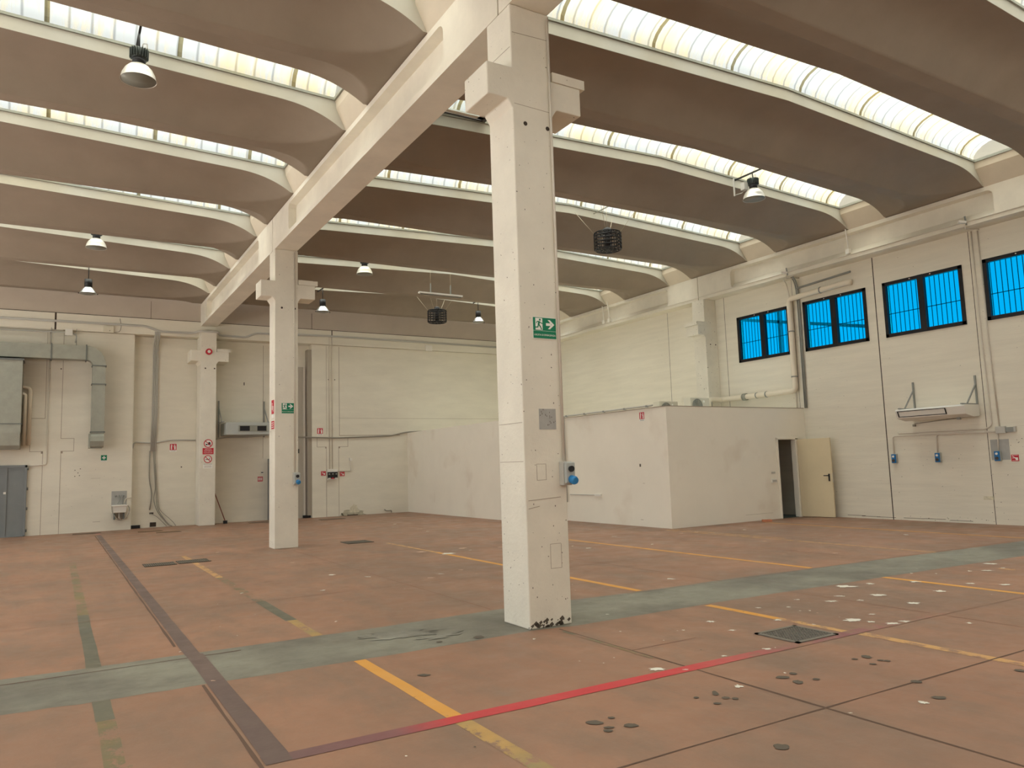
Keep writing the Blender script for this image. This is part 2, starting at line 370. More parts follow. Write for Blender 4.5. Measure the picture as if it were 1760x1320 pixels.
# purple line, then the red line that starts at its foot
xline(1.04, 1.15, 4.535, .15, M_purple)
yline(1.105, 7.5, 24.6, .125, M_purple); yline(1.12, 4.46, 7.5, .145, M_purple); yline(1.12, 25.0, 25.4, .13, M_pink)
M_redl = floor_mat('red_line_fading_along', paint=(.5, .05, .05), along=(1.15, 9.2, ((0, (.155, .09, .085, .95)), (1, (.36, .16, .12, .08)), (.085, (.20, .085, .085, .95)), (.13, (.46, .05, .055, 1)), (.36, (.50, .045, .05, 1)), (.44, (.42, .09, .08, .75)), (.53, (.27, .11, .10, .45)), (.62, (.24, .10, .10, .62)), (.72, (.30, .12, .10, .35)))))
xline(1.19, 9.2, 4.52, .128, M_redl, -.07)
# spatters and spots
def blob(x, y, ra, rb, an, m, k=14, rough=.45):
    global zl
    zl += .00001; fl.use(m); P = []
    for i in range(k):
        a = 2*PI*i/k+random.uniform(-.15,.15); r = 1+random.uniform(-rough, rough*.5)
        u = math.cos(a)*ra*r; v = math.sin(a)*rb*r; P.append((x+u*math.cos(an)-v*math.sin(an), y+u*math.sin(an)+v*math.cos(an), zl+.0006))
    fl.poly(P)
WHITE = [(7.19, 7.89, 0.061, 0.102, -0.75), (8.3, 6.03, 0.126, 0.107, -0.74), (8.68, 5.95, 0.06, 0.074, -0.74), (9.2, 5.69, 0.066, 0.076, -0.75), (8.77, 5.14, 0.061, 0.083, -0.73), (8.05, 5.43, 0.08, 0.078, -0.73), (7.89, 4.91, 0.069, 0.084, -0.72), (7.63, 5.36, 0.042, 0.044, -0.72), (7.35, 5.53, 0.066, 0.057, -0.72), (7.69, 5.65, 0.074, 0.038, -0.73), (7.16, 5.82, 0.031, 0.044, -0.72), (6.48, 5.78, 0.036, 0.039, -0.71), (6.75, 5.6, 0.029, 0.04, -0.71), (6.67, 5.4, 0.014, 0.025, -0.71), (6.75, 5.34, 0.016, 0.025, -0.71), (6.71, 5.22, 0.013, 0.025, -0.71), (7.05, 4.84, 0.033, 0.036, -0.7), (6.67, 4.79, 0.09, 0.101, -0.7), (6.73, 4.64, 0.037, 0.044, -0.7), (6.81, 4.47, 0.062, 0.065, -0.7), (6.98, 4.45, 0.052, 0.056, -0.7), (6.14, 5.24, 0.038, 0.045, -0.7), (6.23, 4.9, 0.021, 0.027, -0.69), (5.16, 4.53, 0.047, 0.04, -0.67), (5.24, 4.52, 0.009, 0.016, -0.68), (4.71, 4.59, 0.032, 0.03, -0.67), (4.18, 4.48, 0.026, 0.02, -0.66), (4.01, 4.62, 0.066, 0.066, -0.66), (4.17, 3.94, 0.032, 0.051, -0.65), (7.34, 4.05, 0.03, 0.044, -0.7), (4.82, 2.99, 0.035, 0.041, -0.65), (4.28, 3.14, 0.017, 0.012, -0.64), (4.69, 3.97, 0.01, 0.029, -0.66), (5.59, 5.6, 0.05, 0.055, -0.7), (5.12, 5.49, 0.019, 0.03, -0.69), (5.46, 5.2, 0.037, 0.035, -0.69), (11.35, 5.88, 0.102, 0.09, -0.78), (10.69, 5.59, 0.083, 0.069, -0.77), (11.06, 5.57, 0.035, 0.06, -0.77), (9.53, 5.19, 0.057, 0.056, -0.75), (9.72, 4.89, 0.062, 0.064, -0.74), (10.5, 5.72, 0.028, 0.057, -0.77), (9.99, 5.88, 0.019, 0.043, -0.76), (9.8, 6.1, 0.02, 0.044, -0.76), (14.31, 8.95, 0.051, 0.118, -0.88), (10.97, 8.1, 0.07, 0.095, -0.81), (13.51, 9.84, 0.026, 0.095, -0.88), (11.66, 10.14, 0.063, 0.084, -0.85), (13.24, 12.07, 0.05, 0.114, -0.9), (12.19, 12.48, 0.063, 0.11, -0.89), (9.89, 11.32, 0.033, 0.123, -0.84), (11.8, 12.54, 0.055, 0.107, -0.89), (8.55, 20.98, 0.067, 0.202, -0.93), (8.31, 18.68, 0.118, 0.165, -0.91), (8.14, 17.81, 0.056, 0.121, -0.89), (6.96, 13.55, 0.083, 0.201, -0.83), (6.89, 13.13, 0.04, 0.104, -0.82), (6.07, 13.57, 0.112, 0.121, -0.82), (6.3, 12.92, 0.157, 0.195, -0.81), (3.71, 11.71, 0.066, 0.092, -0.76), (3.15, 10.29, 0.043, 0.062, -0.73), (4.75, 10.31, 0.061, 0.06, -0.76), (5.02, 10.58, 0.071, 0.054, -0.76), (5.46, 10.76, 0.056, 0.057, -0.77), (4.08, 11.08, 0.072, 0.054, -0.76), (7.57, 13.13, 0.082, 0.109, -0.83), (8.65, 11.71, 0.057, 0.1, -0.83), (11.11, 14.93, 0.049, 0.11, -0.9), (10.38, 13.1, 0.065, 0.088, -0.87), (5.44, 10.2, 0.022, 0.042, -0.76), (2.61, 8.1, 0.013, 0.044, -0.7), (3.82, 6.07, 0.011, 0.048, -0.68), (4.63, 5.82, 0.013, 0.03, -0.69), (5.04, 6.54, 0.021, 0.026, -0.7), (8.64, 12.22, 0.027, 0.088, -0.83), (3.65, 13.77, 0.078, 0.077, -0.79), (3.71, 11.7, 0.066, 0.081, -0.76), (2.92, 16.78, 0.043, 0.086, -0.81), (2.2, 10.83, 0.02, 0.072, -0.73), (2.6, 8.08, 0.017, 0.033, -0.7), (1.03, 7.7, 0.014, 0.026, -0.67), (1.1, 6.47, 0.029, 0.025, -0.66), (-0.15, 23.35, 0.033, 0.148, -0.85)]
DARK = [(3.05, 3.77, 0.045, 0.037, -0.64), (3.92, 3.92, 0.022, 0.053, -0.65), (3.75, 3.93, 0.019, 0.02, -0.65), (3.9, 3.81, 0.027, 0.026, -0.65), (3.94, 3.76, 0.023, 0.025, -0.65), (3.77, 3.76, 0.03, 0.02, -0.65), (4.58, 3.9, 0.053, 0.037, -0.66), (4.57, 3.76, 0.04, 0.047, -0.65), (4.72, 3.92, 0.029, 0.032, -0.66), (4.73, 3.73, 0.028, 0.024, -0.66), (5.55, 3.89, 0.039, 0.053, -0.67), (5.42, 3.9, 0.026, 0.022, -0.67), (5.54, 3.76, 0.026, 0.022, -0.67), (5.4, 3.73, 0.029, 0.021, -0.66), (5.56, 3.72, 0.026, 0.022, -0.67), (5.21, 3.28, 0.042, 0.036, -0.66), (4.99, 2.99, 0.05, 0.032, -0.65), (6.04, 3.0, 0.035, 0.035, -0.66), (3.49, 3.01, 0.044, 0.046, -0.63), (2.9, 3.94, 0.055, 0.04, -0.64), (3.05, 3.77, 0.045, 0.032, -0.64), (3.04, 3.95, 0.025, 0.019, -0.64), (2.88, 3.78, 0.029, 0.027, -0.63), (2.92, 3.82, 0.036, 0.017, -0.64), (2.5, 5.59, 0.051, 0.034, -0.66), (3.46, 6.47, 0.052, 0.066, -0.68), (3.08, 6.53, 0.028, 0.032, -0.68)]

for i, (x, y, a, b, an) in enumerate(WHITE):
    if y > 6.6 or (a < .03 and i % 3 == 0): blob(x, y, a*.9, b*.6, an, M_chipf if i % 2 else M_chip, rough=.6)
    else: blob(x, y, a, b*.72, an, M_chip, k=18, rough=.55)
for x, y, a, b, an in DARK: blob(x, y, a, b, an, M_drk, k=14, rough=.2)
for k in range(70):
    x = random.uniform(1, 12); y = random.uniform(3.2, 16); blob(x, y, .008, .01, 0, M_chip if k % 3 else M_drk, k=6, rough=.2)
blob(2.95, 7.05, .42, .2, -.3, M_oil, k=40, rough=.5); blob(3.2, 6.75, .25, .09, .2, M_oil, k=30, rough=.6)
floor = struct(fl.build('floor', fix=False), 'worn red screed floor with painted lines and a grey strip', 'floor')

# ---- columns
def corbelled_column(name, label, x0, x1, y0, y1, z1, left=True, right=True, holes=True, base_dirt=True, cz=5.41):
    root = empty(name, label, 'column', ((x0+x1)/2, (y0+y1)/2, 0), kind='structure'); cx, cy = (x0+x1)/2, (y0+y1)/2
    hx = (x1-x0)/2; y0 -= cy; y1 -= cy; b = .012
    m = MB(); P = [(-hx,0),(-hx+0,cz-.10)]
    # shaft and corbels as one outline extruded through the depth
    prof = [(-hx, 0), (-hx, cz-.09)]
    prof += [(-hx-.06, cz), (-hx-.30, cz), (-hx-.30, cz+.355), (-hx, cz+.355)] if left else []
    prof += [(-hx, z1), (hx, z1)]
    prof += [(hx, cz+.315), (hx+.385, cz+.315), (hx+.385, cz), (hx+.06, cz), (hx, cz-.09)] if right else []
    prof += [(hx, 0)]
    m.prism([(p[0], y0, p[1]) for p in prof], (0, y1-y0, 0))
    s = m.build('shaft', M_col, root, bevel=.012)
    if right:
        box('bearing_pad', M_col, root, hx+.01, hx+.44, y0-.012, y1+.012, cz+.315, cz+.42)
    if holes:
        for hxo in (-.10, .18):
            h = MB(); h.tube([(hxo, y0-.002, cz-.235), (hxo, y0+.02, cz-.235)], .024, 14); h.build('bolt_hole', M_dark, root)
    return root
c1 = corbelled_column('column', 'nearest white concrete column, standing on the grey floor strip', XB0, XB1, 6.42, 6.92, ZB)
c2 = corbelled_column('column', 'white corbelled column between the nearest one and the back wall', XB0, XB1, 16.46, 16.94, ZB)
c3 = corbelled_column('column', 'farthest white corbelled column, built against the back wall', XB0-.05, XB1-.07, 25.92, 26.7, ZB-.2, cz=5.27)
def rcol(y, label):
    root = empty('column', label, 'column', (17.15, y, 0), kind='structure')
    m = MB(); prof = [(.25, 0), (-.25, 0), (-.25, 5.28), (-.31, 5.36), (-.55, 5.36), (-.55, 5.66), (-.25, 5.66), (-.25, ZB), (.25, ZB)]
    m.prism([(p[0], -.25, p[1]) for p in prof], (0, .5, 0)); m.build('shaft', M_col, root, bevel=.01)
    box('bearing_pad', M_col, root, -.60, -.24, -.262, .262, 5.66, 5.77)
    for hxo in (-.06, .16):
        h = MB(); h.tube([(hxo, -.252, 5.08), (hxo, -.23, 5.08)], .022, 12); h.build('bolt_hole', M_dark, root)
    return root
rcol(16.70, 'white corbelled column on the right wall, rising behind the office box')
rcol(6.66, 'white corbelled column on the right wall beyond the last blue window')
# marks of the near column
s1 = MB().use(M_groove)
s1.prism([(x, 6.4185, z) for x, z in ((4.02,5.375),(4.48,5.365),(4.48,5.36),(4.02,5.37))], (0, .002, 0))
for zz, xa, xb in ((1.24, 4.03, 4.42), (1.16, 4.03, 4.16), (6.16, 4.02, 4.46)): s1.prism([(xa,6.4185,zz),(xb,6.4185,zz+.02),(xb,6.4185,zz+.026),(xa,6.4185,zz+.006)], (0,.002,0))
for zz in (1.63, 2.02, 6.0): s1.box(3.998, 4.002, 6.44, 6.90, zz, zz+.005)
s1.use(M_drk)
for k in range(34):
    x = random.uniform(4.04, 4.47); z = random.choice([random.uniform(.1, 1.2), random.uniform(1.9, 3.2), random.uniform(.1, 6)]); r = random.uniform(.002, .006)
    s1.prism([(x-r,6.4188,z),(x,6.4188,z-r*2),(x+r,6.4188,z),(x,6.4188,z+r*1.6)], (0,.0015,0))
for k in range(26):   # black grime at the foot
    x = random.uniform(4.01, 4.49); z = random.uniform(0, .07); r = random.uniform(.006, .03)
    s1.prism([(x-r,6.4184,z),(x,6.4184,max(0,z-r)),(x+r*1.2,6.4184,z),(x+.01,6.4184,z+r)], (0,.0018,0))
s1.use(M_groove)
for (xa, xb, za, zb) in ((4.27,4.40,.56,.80),(4.14,4.25,1.44,1.60)):
    for q in ((xa,xb,za,za+.004),(xa,xb,zb,zb+.004),(xa,xa+.004,za,zb),(xb,xb+.004,za,zb)): s1.box(q[0],q[1],6.4184,6.4204,q[2],q[3])
s1.use(M_patch); s1.box(4.19, 4.395, 6.4175, 6.4205, 1.95, 2.16)
s1.use(M_drk)
for k in range(16):
    x = random.uniform(4.2, 4.385); z = random.uniform(1.95, 2.15); s1.box(x, x+.006, 6.4168, 6.418, z, z+random.uniform(.006,.018))
o = s1.build('surface_marks', None, c1); o.matrix_parent_inverse = Matrix.Translation((-4.25, -6.67, 0))

# ---- beams: I-section precast, recessed web pockets between the columns
def beam(label, x0, x1, ya, yb, side=-1, both=True):
    m = MB(); p0, p1 = ya+1.35, yb-1.33; za, zb = ZB+.12, ZT-.11; dep = .16
    def profile_box(a, b): m.box(x0, x1, a, b, ZB, ZT)
    profile_box(ya+.012, p0); profile_box(p1, yb-.012)
    xa = x0+(dep if (side <= 0 or both) else 0); xb = x1-(dep if (side > 0 or both) else 0)
    m.box(x0, x1, p0, p1, ZB, za-.03); m.box(x0, x1, p0, p1, zb+.02, ZT); m.box(xa, xb, p0, p1, za-.03, zb+.02)
    # sloped fillets of the flanges and rounded pocket ends
    for (xf, xw) in (((x0, xa),) if not both and side <= 0 else ((x0, xa), (x1, xb)) if both else ((x1, xb),)):
        m.prism([(xf, p0, za-.03), (xw, p0, za-.03), (xw, p0, za+.14)], (0, p1-p0, 0)); m.prism([(xf, p0, zb+.02), (xw, p0, zb+.0), (xw, p0, zb+.02)], (0, p1-p0, 0))
        R = .13
        for yc, sgn in ((p0, 1), (p1, -1)):
            for zc, sz in ((za-.03, 1), (zb+.02, -1)):
                pts = [(xf, yc, zc)]
                for i in range(7): a = PI/2*i/6; pts.append((xf, yc+sgn*(R-R*math.sin(a)), zc+sz*(R-R*math.cos(a))))
                m.prism(pts, (xw-xf, 0, 0))
    o = m.build('beam', M_beam); return struct(o, label, 'beam', 'precast roof beams')
beam('middle concrete beam, span reaching from the nearest column to the second', XB0, XB1-.02, 6.66, 16.68)
beam('middle concrete beam, farthest span, from second column to back wall', XB0, XB1-.02, 16.68, 26.6)
beam('middle concrete beam, span in front of the nearest column', XB0, XB1-.02, -3.4, 6.66)
for ya, yb, lb in ((16.70, 26.6, 'right-hand wall beam, farthest span, over the office box'), (6.66, 16.70, 'right-hand wall beam, span above the blue windows'), (-3.4, 6.66, 'right-hand wall beam, nearest span')):
    beam(lb, XRB, XRW, ya, yb, both=False)
beam('left-hand wall beam carrying the left roof slabs', XLW, XLB, -3.4, 26.6, both=True)

# ---- roof slabs: winged precast shells with scooped undersides
def ztip(x, xa, xb): return ZS+CAM*(1-abs((x-(xa+xb)/2)/((xb-xa)/2)))
ZG = .014
def sm(t): return t*t*(3-2*t)
def slab(label, xa, xb, y0, y1, bay, ycut=None, over0=.22, over1=.22):
    yc = (y0+y1)/2; h = (y1-y0)/2; mid = (xa+xb)/2
    xs = [xa-over0]+[xa+.03*i for i in range(0, 50)]+[xa+1.5+(mid-xa-1.5)*i/6 for i in range(1, 7)]
    xs += [xa+xb-x for x in reversed(xs[1:-1])]+[xb+over1]
    vs = [-h, -h*.985]+[-h+.035*i for i in range(1, int((h-.10)/.035)+1)]; vs += [-.13, -.105, -.06, 0]; vs = sorted(set(round(v, 4) for v in vs)); vs += [-v for v in reversed(vs[:-1])]
    if ycut is not None: vs = [v for v in vs if yc+v < ycut]+[ycut-yc]
    def zb(x, v):
        u = min(x-xa, xb-x); av = abs(v)
        zt = ztip(min(max(x, xa), xb), xa, xb)-.19
        tv = (av-.13)/(h-.13); tu = (u-.06)/1.25
        if tu <= 0: return ZT+ZG
        base = ZT+ZG-.035*sm(min(1, max(0, tu)))*(1-min(1, max(0, tv)))
        if tv <= 0: return base
        a = max(0, 1-tu); b = max(0, 1-tv); d = (a**2.1+b**2.1)**(1/2.1)
        if d >= 1: return base
        t = 1-d; s = 1-(1-t)**3.0
        return base+(zt-base)*s
    m = MB().use(M_slab); nx, nv = len(xs), len(vs)
    for x in xs:
        for v in vs: m.v.append((x, yc+v, zb(x, v)))
    for i in range(nx-1):
        for j in range(nv-1): m.face([i*nv+j, i*nv+j+1, (i+1)*nv+j+1, (i+1)*nv+j], True)
    T = len(m.v)
    for x in xs:
        zt = ztip(min(max(x, xa), xb), xa, xb); m.v += [(x, yc+vs[0], zt), (x, yc+vs[-1], zt)]
    m.use(M_lip)
    for i in range(nx-1):
        m.face([i*nv, (i+1)*nv, T+2*(i+1), T+2*i]); m.face([i*nv+nv-1, T+2*i+1, T+2*(i+1)+1, (i+1)*nv+nv-1])
    m.use(M_slab)
    for i in range(nx-1): m.face([T+2*i, T+2*i+2, T+2*i+3, T+2*i+1])
    m.face([j for j in range(nv)]+[T+1, T]); m.face([(nx-1)*nv+j for j in reversed(range(nv))]+[T+2*(nx-1), T+2*(nx-1)+1])
    o = m.build('ceiling_slab'); return struct(o, label, 'roof slab', 'scooped roof slabs of the %s bay' % bay)
RANK = {1: 'first', 2: 'second', 3: 'third', 4: 'fourth', 5: 'fifth', 6: 'sixth', 7: 'seventh', 8: 'eighth', 9: 'ninth', 10: 'tenth'}
def arched_rooflight(n, xa, xb, yf, where, over):
    y0, y1 = yf-SLOT, yf; x0, x1 = xa+.30 if xa > 0 else xa+.2, xb-(.30 if xb > 10 else .18)
    root = empty('window_%d' % n, 'long arched rooflight, %s from the back wall, %s' % (RANK[over], where), 'rooflight', ((x0+x1)/2, (y0+y1)/2, ZS), kind='structure', group='arched rooflights of the roof')
    inv = Matrix.Translation((-(x0+x1)/2, -(y0+y1)/2, -ZS))
    K = 10; nx = 14; m = MB(); xs = [x0+(x1-x0)*i/nx for i in range(nx+1)]; xs = [x for x in xs if abs(x-(xa+xb)/2) > .1]+[(xa+xb)/2]; xs.sort()
    for x in xs:
        z0 = ztip(x, xa, xb)+.035
        for k in range(K+1):
            a = PI*k/K; m.v.append((x, (y0+y1)/2-math.cos(a)*SLOT*.52, z0+math.sin(a)*.33))
    for i in range(len(xs)-1):
        for k in range(K): m.face([i*(K+1)+k, i*(K+1)+k+1, (i+1)*(K+1)+k+1, (i+1)*(K+1)+k], True)
    o = m.build('polycarbonate_sheet', M_poly, root, fix=False); o.matrix_parent_inverse = inv
    f = MB()
    for yy in (y0, y1):
        for i in range(len(xs)-1):
            f.bar((xs[i], yy, ztip(xs[i], xa, xb)+.022), (xs[i+1], yy, ztip(xs[i+1], xa, xb)+.022), .05, .04)
    for xx in (x0, x1): f.bar((xx, y0, ztip(xx, xa, xb)+.02), (xx, y1, ztip(xx, xa, xb)+.02), .06, .05)
    # end plates closing the arch
    o = f.build('edge_rail', M_galv, root); o.matrix_parent_inverse = inv
    for xx in (x0, x1):
        e = MB(); z0 = ztip(xx, xa, xb)+.035; e.prism([(xx, (y0+y1)/2-math.cos(PI*k/K)*SLOT*.52, z0+math.sin(PI*k/K)*.33) for k in range(K+1)], (.01, 0, 0))
        o = e.build('end_plate', M_polye, root); o.matrix_parent_inverse = inv
    w = MB(); x = x0+1.15
    while x < x1-.3:
        for k in range(K):
            P = []
            for kk, dx in ((k, 0), (k+1, 0), (k+1, .065), (k, .065)):
                a = PI*kk/K; P.append((x+dx, (y0+y1)/2-math.cos(a)*(SLOT*.52-.006), ztip(x+dx, xa, xb)+.032+math.sin(a)*.322))
            w.poly(P)
        x += 1.70
    o = w.build('sheet_overlap', M_ovl, root, fix=False); o.matrix_parent_inverse = inv
    # folded boards closing the gap between the slabs at each end
    for xe, s in ((x0, -1), (x1, 1)):
        c = MB(); xf = {True: xb if s > 0 else xa}[True]
        P = [(xe, ZS+.03), (xe+s*.02, ZS-.13), (xf+s*.0, ZT), (xf+s*.06, ZT), (xe+s*.16, ZS+.03)]
        c.prism([(p[0], y0-.0, p[1]) for p in P], (0, y1-y0, 0)); o = c.build('closure_board', M_close, root); o.matrix_parent_inverse = inv
    portal(((x0+x1)/2, (y0+y1)/2, ZS+.62), (0, 0, 0), x1-x0, SLOT)
    return root
wn = 5
for bay, FAR, xa, xb, o0, o1 in (('right', FAR_R, XB1-.02, XRB, .23, .4), ('left', FAR_L, XLB, XB0, .4, .22)):
    n = len(FAR)
    for i, yf in enumerate(FAR):
        nxt = yf+PITCH-SLOT if bay == 'right' else yf+3.24-SLOT
        slab('scooped concrete roof slab of the %s bay, %s from the back wall' % (bay, RANK[n-i]), xa, xb, yf, nxt, bay, ycut=26.3 if i == n-1 else None, over0=o0, over1=o1)
        if yf-SLOT > YREAR: arched_rooflight(wn, xa, xb, yf, 'in the %s bay' % bay, n-i); wn += 1
    if bay == 'right': y0 = FAR[0]-SLOT
slab('scooped concrete roof slab at the near end of the right bay', XB1-.02, XRB, -8.2, FAR_R[0]-SLOT, 'right', over0=.23, over1=.4)
slab('scooped concrete roof slab at the near end of the left bay', XLB, XB0, -8.0, FAR_L[0]-SLOT, 'left', over0=.4, over1=.22)

# ---- back wall
wb = MB().use(M_wall)
wb.box(XLW, 2.06, YB, 27.0, 0, 6.09); wb.box(2.06, 7.70, 26.72, 27.0, 0, 6.09); wb.box(7.70, XRW, YB, 27.0, 0, 6.09)
wb.box(XLW, XRW, 26.30, 27.0, 6.10, 6.61)
wb.use(mat('roof_shaded_wall', (.52, .45, .37), .8, var=.06, scale=1.2)); wb.box(XLW, XRW, 26.36, 27.0, 6.63, 8.3)  # upper wall band: the roof's shade is put into its browner colour
wb.use(M_dark); wb.box(XLW, XRW, 26.34, 26.9, 6.605, 6.635); wb.box(-.13, -.08, 26.296, 26.31, 6.10, 6.61); wb.box(8.39, 8.42, 26.296, 26.31, 6.10, 6.61)
wb.box(2.5, 2.51, 26.356, 26.37, 6.64, 7.2); wb.box(7.69, 7.705, 26.355, 26.37, 6.64, 7.2)
wb.use(M_groove)
def outline(L, y=YB, w=.012, d=.004, m=wb):
    for a, b in zip(L, L[1:]): m.bar((a[0], y, a[1]), (b[0], y, b[1]), w, d) if False else m.box(min(a[0],b[0])-w/2, max(a[0],b[0])+w/2, y-d, y+.001, min(a[1],b[1])-w/2, max(a[1],b[1])+w/2)
# outlines of the columns cast flush into the panels
outline([(-.29, 6.05), (-.29, 3.42), (-.65, 3.42), (-.65, 3.30)]); outline([(-.65, 2.8), (-.65, 2.44), (-.36, 2.44), (-.32, 2.38), (-.32, 0)])
outline([(.13, 6.05), (.13, 2.82), (.47, 2.82), (.47, 2.44), (.18, 2.44), (.14, 2.38), (.14, 0)])
outline([(8.22, 6.05), (8.22, 2.9)], w=.008); outline([(7.88, 2.75), (7.88, 2.45), (8.18, 2.45), (8.21, 2.40), (8.21, 0)]); outline([(8.69, 6.05), (8.69, 2.85)], w=.014)
outline([(9.0, 2.74), (9.0, 2.45), (8.70, 2.45), (8.66, 2.40), (8.66, 0)]); outline([(8.69, 3.47), (16.0, 3.47)], w=.008); outline([(8.70, 2.85), (11.0, 2.85)], w=.02)
outline([(6.1, 6.0), (6.1, 2.1)], y=26.72, w=.012)
wb.use(M_drk)
for x, z in ((-.22, 4.92), (.08, 4.92), (8.3, 4.85), (8.53, 4.85)): wb.tube([(x, YB-.003, z), (x, YB+.01, z)], .02, 10)
wb.tube([(3.52, 26.717, 1.88), (3.52, 26.73, 1.88)], .022, 10); wb.box(5.45, 5.48, 26.715, 26.73, 4.6, 4.7)
for k in range(16): x = random.uniform(-.5, 1.8); z = random.uniform(.3, 2.0); wb.box(x, x+.012, YB-.002, YB+.01, z, z+.008)
for x, z in ((.52, 1.86), (.66, 1.90), (.60, 1.78), (.52, 1.68), (.64, 1.70)): wb.tube([(x, YB-.003, z), (x, YB+.01, z)], .014, 8)
wb.use(M_groove); wb.box(1.02, 1.22, YB-.002, YB+.01, .29, .30); wb.box(.95, 1.2, YB-.002, YB+.01, 1.60, 1.605)
wb.use(M_dark); wb.box(2.62, 2.80, 26.715, 26.74, .02, .16); wb.box(2.60, 2.72, 26.715, 26.74, .42, .47)
# damp stain and blown plaster at the foot of the right part
def fan(m, cx, z0, rx, rz, mt, k=20, y=YB-.003):
    m.use(mt); P = [(cx+rx*math.cos(a)*random.uniform(.75, 1.1), y, max(0.001, z0+rz*math.sin(a)*random.uniform(.7, 1.1))) for a in [PI*i/k for i in range(k+1)]]; m.poly(P)
fan(wb, 9.15, 0, .48, .26, M_water); fan(wb, 9.2, .10, .20, .30, M_stain2, y=YB-.004); fan(wb, 8.76, 0, .06, .13, M_water, 8)
wb.use(M_dark); wb.box(8.95, 9.35, YB-.005, YB, .0, .03)
struct(wb.build('wall_back', fix=False), 'white back wall with a recessed middle part', 'wall')

# ---- right wall with window openings
wr = MB().use(M_wallr)
WY = [(13.75, 15.62), (11.40, 13.28), (9.02, 10.94), (6.68, 8.57)]
ops = sorted([(a, b) for a, b in WY]+[(1.2, 3.1), (-1.2, .7)]); zl0, zh0 = 4.41, 5.77; T0, T1 = XRW, XRW+.25
wr.box(T0, T1, YREAR, 27, 0, zl0); wr.box(T0, T1, YREAR, 27, zh0, 8.3); y = YREAR
for a, b in ops: wr.box(T0, T1, y, a, zl0, zh0); y = b
wr.box(T0, T1, y, 27, zl0, zh0)
wr.use(M_dark)
for yj, w in ((11.16, .024), (8.82, .012), (13.60, .008), (16.10, .012), (18.6, .012)):
    wr.box(T0-.002, T0+.01, yj-w/2, yj+w/2, 0, ZB)
wr.use(mat('brush_ridge', (.60, .55, .47), .9))
for k in range(70):      # fine horizontal brush and roller ridges, pits
    yy = random.uniform(6.8, 12.6); z = random.uniform(.1, 2.4); l = random.uniform(.05, .5)
    wr.box(T0-.0012, T0+.01, yy, yy+l, z, z+random.uniform(.002, .004))
wr.use(M_drk)
for k in range(60):
    yy = random.uniform(7.6, 11); z = random.choice([random.uniform(.1, 1.8), random.uniform(1, 1.9), random.uniform(.02, .12)]); wr.box(T0-.0015, T0+.01, yy, yy+random.uniform(.006,.02), z, z+random.uniform(.006,.014))
for z, yy in ((.06, 12.4), (.05, 12.0), (.045, 11.6), (.05, 10.9), (.055, 10.4), (.04, 9.8)): wr.box(T0-.0015, T0+.01, yy-.5, yy, z, z+.01)
wr.use(M_stain2); wr.box(T0-.002, T0+.01, 8.80, 9.03, .52, .60)
wr.use(M_patch); wr.box(T0-.0018, T0+.01, 8.40, 8.78, 1.38, 1.82)
struct(wr.build('wall_right', fix=False), 'white right wall with a row of high blue windows', 'wall')

def right_window(n, a, b, label):
    root = empty('window_%d' % n, label, 'window', (XRW, (a+b)/2, zl0), kind='structure', group='black framed blue windows of the right wall'); w = b-a; h = zh0-zl0; t = .085
    f = MB(); x0, x1 = -.03, .07
    f.box(x0, x1, -w/2, w/2, 0, t); f.box(x0, x1, -w/2, w/2, h-t, h); f.box(x0, x1, -w/2, -w/2+t, 0, h); f.box(x0, x1, w/2-t, w/2, 0, h); f.box(x0-.01, x1, -.075, .075, 0, h)
    f.build('frame', M_bframe, root, bevel=.006)
    for s in (-1, 1):
        p = MB(); ya, yb = (t, w/2-.0)[0]-.0, 0
        y0, y1 = (.075, w/2-t) if s > 0 else (-w/2+t, -.075)
        p.box(.02, .026, y0, y1, t, h-t); p.build('glass', M_blueg, root)
    g = MB()
    k = 17
    for i in range(k): yy = -w/2+w*(i+.5)/k; g.bar((.17, yy, 0), (.17, yy, h), .013, .013)
    g.bar((.17, -w/2, h*.44), (.17, w/2, h*.44), .012, .016)
    g.build('security_grille', M_steel, root)
    for yy in (-.25, .25): 
        m = MB(); m.box(-.042, -.03, yy-.012, yy+.012, h-.05, h-.03); m.build('screw_cap', M_white, root)
    return root
for n, ((a, b), lb) in enumerate(zip(WY, ('blue window on the right wall nearest the corbelled column, partly behind the drain pipe', 'blue window on the right wall just below the horizontal cream drain pipe', 'blue window on the right wall straight above the ceiling air conditioner', 'blue window on the right wall past the conduits, cut by the picture edge'))):
    right_window(n+1, a, b, lb)
for k, (a, b) in enumerate(ops): portal((XRW+.3, (a+b)/2, (zl0+zh0)/2), (0, PI/2, 0), zh0-zl0, b-a)

# ---- left wall and rear wall (outside the frame): unseen openings added to bring in side and rear light
wl = MB().use(M_wall); G = [(-4.6+3.1*i, -4.6+3.1*i+2.85) for i in range(10)]; gz0, gz1 = LW_Z
wl.box(XLW-.25, XLW, YREAR, 27, 0, gz0); wl.box(XLW-.25, XLW, YREAR, 27, gz1, 8.3); y = YREAR
for a, b in G: wl.box(XLW-.25, XLW, y, a, gz0, gz1); y = b
wl.box(XLW-.25, XLW, y, 27, gz0, gz1); struct(wl.build('wall_left', fix=False), 'white left wall with tall openings added for side light', 'wall')
for a, b in G: portal((XLW-.3, (a+b)/2, (gz0+gz1)/2), (0, -PI/2, 0), gz1-gz0, b-a)
we = MB().use(M_wall); DX = [(-7.5, -.6), (.6, 7.4), (8.6, 16.0)]; rz0, rz1 = RW_Z
we.box(XLW, XRW, YREAR-.25, YREAR, rz1, 8.3); we.box(XLW, XRW, YREAR-.25, YREAR, 0, rz0); x = XLW
for a, b in DX: we.box(x, a, YREAR-.25, YREAR, rz0, rz1); x = b; portal(((a+b)/2, YREAR-.3, (rz0+rz1)/2), (PI/2, 0, 0), b-a, rz1-rz0)
